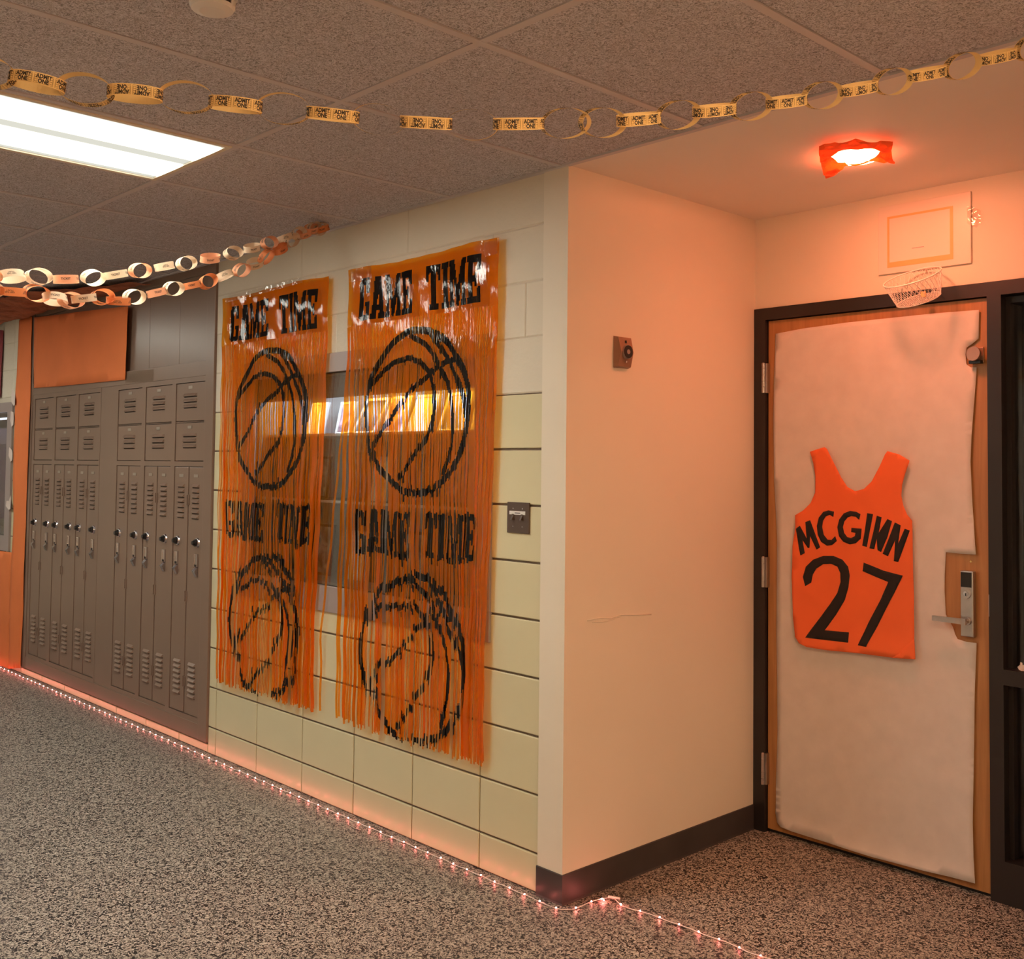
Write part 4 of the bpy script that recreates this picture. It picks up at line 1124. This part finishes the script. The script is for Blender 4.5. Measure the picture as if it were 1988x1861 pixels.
def orient(tn, roll, kind, tilt=0.0):
    tn = tn.normalized(); u = Vector((0, 0, 1)); u = (u - tn * u.dot(tn)).normalized(); s = tn.cross(u)
    c, d = math.cos(roll), math.sin(roll); u2 = u * c + s * d; s2 = s * c - u * d
    X, Z = tn, (u2 if kind == 'A' else s2)
    Y = Z.cross(X)
    return Matrix(((X.x, Y.x, Z.x), (X.y, Y.y, Z.y), (X.z, Y.z, Z.z)))
r1, w1 = .0475, .0205
yl = ['ticket_yellow', 'ticket_ink', 'ticket_line']
ink_up = print_mesh('ticket_link', 'ADMIT\nONE', r1, w1, 7, .0158, .0084, .0088, .0004, .57, True, yl, 1, .95, 1.15)
ink_dn = print_mesh('ticket_link', 'ADMIT\nONE', r1, w1, 7, .0158, .0084, .0088, .0004, .57, True, yl, -1, .95, 1.15)
near = [(-118, 128, 'A', 0), (-24, 140, 'B', 0), (72, 160, 'A', 0), (166, 174, 'B', 1), (262, 182, 'A', 1), (362, 189, 'B', 1), (457, 203, 'A', 0), (551, 211, 'B', 0), (646, 223, 'A', 0), (735, 232, 'B', 1), (827, 238, 'A', 1), (917, 242, 'B', 0),
        (1007, 240, 'A', 0), (1098, 239, 'B', 0), (1170, 238, 'B', 1), (1240, 231, 'A', 0), (1317, 223, 'B', 0), (1387, 214, 'A', 1), (1458, 206, 'B', 0), (1527, 197, 'A', 0), (1597, 185, 'B', 0), (1667, 172, 'A', 1), (1733, 158, 'B', 0), (1800, 143, 'A', 0), (1868, 128, 'B', 0), (1937, 110, 'A', 1), (2005, 92, 'B', 0), (2072, 72, 'A', 0)]
def ndepth(x):
    return 1.84 + .09 * max(0, min(1, x / 1000)) + (max(0, x - 1050) / 938) * .42
pos = [UD(x, y, ndepth(x)) for x, y, _, _ in near]
t = thing('paper_chain', 'long yellow paper chain of admit one tickets hanging across near the ceiling', 'paper chain', pos[12])
kinds = [(k, f) for _, _, k, f in near]
# run on outside the picture up to the ceiling at both ends
def extend(pos, kinds, n, front):
    for i in range(n):
        a, c = (pos[0], pos[1]) if front else (pos[-1], pos[-2])
        d = (a - c).normalized(); d.z += .10; d.normalize()
        p = a + d * .085
        if p.z > CEIL - .06: break
        k = ('B' if (kinds[0] if front else kinds[-1])[0] == 'A' else 'A', i % 2)
        if front: pos.insert(0, p); kinds.insert(0, k)
        else: pos.append(p); kinds.append(k)
extend(pos, kinds, 7, True); extend(pos, kinds, 9, False)
for i, p in enumerate(pos):
    tn = pos[min(i + 1, len(pos) - 1)] - pos[max(i - 1, 0)]
    x = (RIGHT.dot(p - CAM) / FWD.dot(p - CAM)) * F + CX
    roll = .34 * max(0, min(1, (x - 150) / 650))
    k, f = kinds[i]
    o = link('chain_link', ink_dn if f else ink_up, t, p)
    R3 = orient(tn, roll, k) @ Matrix.Rotation(.06 * math.sin(i * 2.3), 3, 'Z')
    o.matrix_local = Matrix.Translation(p - WL[t]) @ R3.to_4x4()
# two chains from the wall over the lockers
r2, w2 = .045, .0245
cols = ['ticket_orange', 'ticket_cream', 'ticket_pink']
lks = {}
for c in cols:
    lks[c, 0] = print_mesh('ticket_link', 'KEEP THIS\nTICKET', r2, w2, 4, .02, .012, .0062, .0001, .56, False, [c, 'ticket_ink'], -1)
    lks[c, 1] = lks[c, 2] = print_mesh('ticket_link', 'TICKET', r2, w2, 4, .02, .012, .0094, .0003, .56, False, [c, 'ticket_ink'], 1)
upper_px = [(-25, 533), (23, 536), (75, 537), (128, 542), (181, 539), (225, 533), (272, 525), (319, 517), (362, 511), (408, 501), (453, 491), (489, 481), (523, 471), (553, 462), (580, 453), (604, 444), (622, 437)]
lower_px = [(-22, 560), (22, 566), (71, 569), (107, 580), (138, 583), (163, 579), (199, 576), (230, 584), (261, 576), (304, 568), (337, 560), (371, 554), (404, 546), (435, 535), (469, 524), (495, 511), (517, 498), (544, 483), (567, 466), (590, 453), (609, 443), (624, 437)]
def fdepth(x):
    f = x / 622.0; return 1 / ((1 - f) / 3.12 + f / 4.60)
def farchain(px, label, seq, seed, root_i):
    R = random.Random(seed)
    ps = [UD(x, y, fdepth(x)) for x, y in px]
    t = thing('paper_chain', label, 'paper chain', ps[-1], 'far ticket paper chains')
    d0 = None
    while len(ps) < 60 and ps[0].y > -3.0:
        d = (ps[0] - ps[1]).normalized()
        d = Vector((d.x, d.y, min(d.z + .035, .25))).normalized(); p = ps[0] + d * .066
        p.z = min(p.z, CEIL - .05); ps.insert(0, p)
    n0 = len(ps) - len(px)
    for i, p in enumerate(ps):
        tn = ps[min(i + 1, len(ps) - 1)] - ps[max(i - 1, 0)]
        kd = 'A' if i % 2 == 0 else 'B'
        o = link('chain_link', lks[seq[i % len(seq)], i % 3], t, p)
        R3 = orient(tn, R.uniform(-.45, .45), kd) @ Matrix.Rotation(R.uniform(-.15, .15), 3, 'Z')
        z = p.copy(); z.z = min(z.z, CEIL - .034)
        o.matrix_local = Matrix.Translation(z - WL[t]) @ R3.to_4x4()
farchain(upper_px, 'upper cream ticket paper chain running from the wall over the lockers', ['ticket_cream', 'ticket_cream', 'ticket_pink'], 4, 0)
farchain(lower_px, 'lower sagging orange and cream ticket paper chain over the lockers', ['ticket_orange', 'ticket_cream', 'ticket_pink', 'ticket_cream', 'ticket_orange'], 6, 1)
